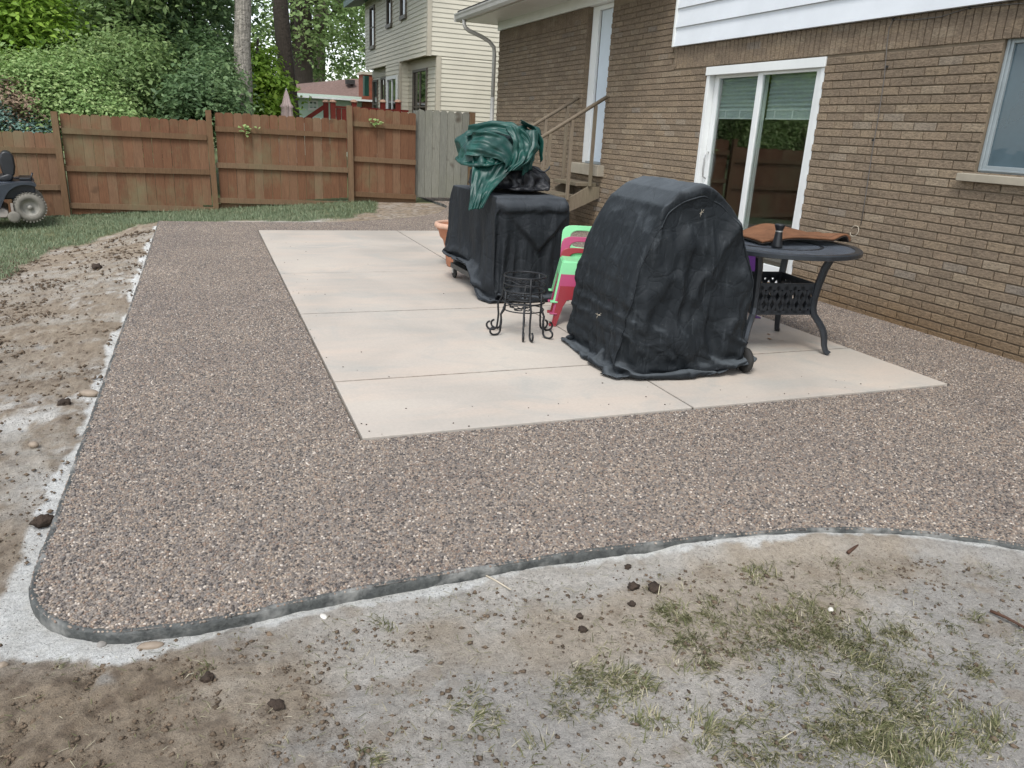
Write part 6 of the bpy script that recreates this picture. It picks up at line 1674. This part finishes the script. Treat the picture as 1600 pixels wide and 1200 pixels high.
lump('soil_clod', 'dark clod resting against the left slab edge', 'clod', 68, 826, .03, 'clod_dark', .8, 5)
lump('soil_clod', 'brown clod on the smooth mud, upper one of a pair', 'clod', 906, 964, .012, 'clod_dark', .7, 6)
lump('soil_clod', 'brown clod on the smooth mud, lower one of a pair', 'clod', 910, 986, .014, 'clod_dark', .7, 7)
lump('soil_clod', 'round clod at the corner of crumbly brown soil', 'clod', 325, 1062, .018, 'clod_dark', .7, 8)
lump('soil_clod', 'broken clod among brown crumbs below the slab corner', 'clod', 432, 1102, .02, 'clod_dark', .6, 9)
lump('soil_clod', 'dark clod standing alone on the left dirt strip', 'clod', 101, 634, .032, 'clod_dark', .7, 10)
lump('soil_clod', 'brown clod beside the tyre track on the dirt strip', 'clod', 151, 411, .05, 'clod_dark', .6, 11)
lump('stone', 'oblong tan stone lying in the white cement slurry', 'stone', 236, 1012, (.035,.014,.012), 'stone_tan', 1, 12)
lump('stone', 'small grey stone below the rounded slab corner', 'stone', 160, 1010, .016, 'stone_grey', .7, 13)
lump('stone', 'round tan stone at the left edge of the dirt strip', 'stone', 53, 697, .022, 'stone_tan', .7, 14)
lump('stone', 'small white pebble beside the trampled grass', 'stone', 1298, 953, .011, 'stone_white', .7, 15)
lump('stone', 'pale flat stone on the mud near the slab edge', 'stone', 505, 965, (.016,.011,.007), 'stone_white', 1, 16)
lump('stone', 'yellowish stone at the foot of the slurry', 'stone', 4, 1042, .014, 'stone_tan', .7, 17)
lump('stone', 'white pebble near the curved slab edge', 'stone', 1512, 853, .012, 'stone_white', .7, 18)
lump('stone', 'long pale stone on the slurry beside the slab', 'stone', 140, 620, (.05,.03,.02), 'stone_tan', 1, 19)
def twig(label, pts, r, mat):
    P = [PZ(u, v, -.045) for u, v in pts]; P = [Vector((p.x, p.y, gz1(p.x, p.y)+.008+r)) for p in P]
    t = MB().tube(P, [r*(1-.5*i/len(P)) for i in range(len(P))], 6).build('twig', mat, smooth=True)
    # origin at its base
    o = P[0].copy(); t.data.transform(Matrix.Translation(-o)); t.location = o
    tag(t, label, 'twig')
twig('dark brown twig lying at the edge of the grass', [(1546,958),(1570,968),(1600,984),(1640,1004)], .006, 'twig')
twig('thin pale forked twig poking from the slab edge', [(742,888),(755,902),(775,912),(798,926)], .004, 'twig_pale')
twig('short reddish twig on the mud near the curved edge', [(1324,868),(1332,862),(1342,855)], .007, 'twig')
twig('thin stick on the dirt strip beside the slab', [(213,545),(222,538),(236,531)], .008, 'twig')
def fallen(label, u, v, size, mat, rot, z=None):
    p = PZ(u, v, -.045 if z is None else z); zz = gz1(p.x,p.y)+.012 if z is None else z+.004
    V = []; F = []; n = 8
    for i in range(n+1):
        t = i/n; w = math.sin(PI*t)**.8*.3
        V += [(t-.5, -w, .12*w), (t-.5, 0, .03*math.sin(t*4)), (t-.5, w, .14*w)]
    for i in range(n): F += [(3*i,3*i+1,3*i+4,3*i+3),(3*i+1,3*i+2,3*i+5,3*i+4)]
    o = obj('fallen_leaf', mesh_np('fallen_leaf', np.array(V)*size, F, mat, True)); o.location = (p.x,p.y,zz); o.rotation_euler = (.1,.05,rot); tag(o, label, 'leaf')
fallen('yellow green fallen leaf at the slab edge', 1003, 858, .05, 'leaf_yellow', .4)
fallen('brown curled dead leaf near the slab edge', 1112, 866, .06, 'leaf_dead', -.4)
fallen('dark scrap of leaf on the patio under the table, nearest its leg', 1202, 530, .05, 'leaf_dead', 1.0, .004)
fallen('small dark leaf scrap on the patio behind the larger one', 1201, 523, .035, 'leaf_dead', .2, .004)
fallen('tiny leaf scrap on the patio beside the table leg', 1222, 533, .03, 'leaf_dead', 2.0, .004)
def dry_sprig(label, p, seed):
    r = random.Random(seed); m = MB()
    for k in range(9):
        a = r.uniform(0, 6.28); e = Vector((math.cos(a)*.022, -r.uniform(.0,.012), math.sin(a)*.026))*r.uniform(.4,1)
        m.tube([(0,0,0), e*.5+Vector((0,-.006,0)), e], .0008, 4)
    o = m.build('dry_sprig', 'twig_pale', smooth=True); o.location = p; tag(o, label, 'sprig', 'dry sprigs stuck on the grill cover')
dry_sprig('dry grass sprig caught near the top of the grill cover', PY(1095,332,3.735), 1)
dry_sprig('dry grass sprig caught low on the left of the grill cover', PY(934,492,3.70), 2)
def stray_pebbles():
    r = np.random.default_rng(120); iv, if_ = ico(); n = 80
    e = r.integers(0, 3, n); t = r.uniform(size=n); off = np.abs(r.normal(size=n))*.16+.01
    x = np.where(e == 0, PX0+off, np.where(e == 1, PX0+t*(PX1-PX0), r.uniform(PX0, PX1, n))); y = np.where(e == 0, PY0+t*7, np.where(e == 1, PY0+off, r.uniform(PY0, PY1, n)))
    sz = r.uniform(.0014,.0042,n)
    V = iv[None]*(1+.2*r.normal(size=(n,len(iv),1)))*sz[:,None,None]*np.array([1.2,1,.7])+np.stack([x, y, .004+sz*.55], 1)[:,None]
    F = (if_[None]+(np.arange(n)*len(iv))[:,None,None]).reshape(-1,3)
    tag(obj('stray_grit', mesh_np('stray_grit', V.reshape(-1,3), F, 'clod_dark', False)), 'stray specks of grit on the concrete patio', kind='stuff')
stray_pebbles()
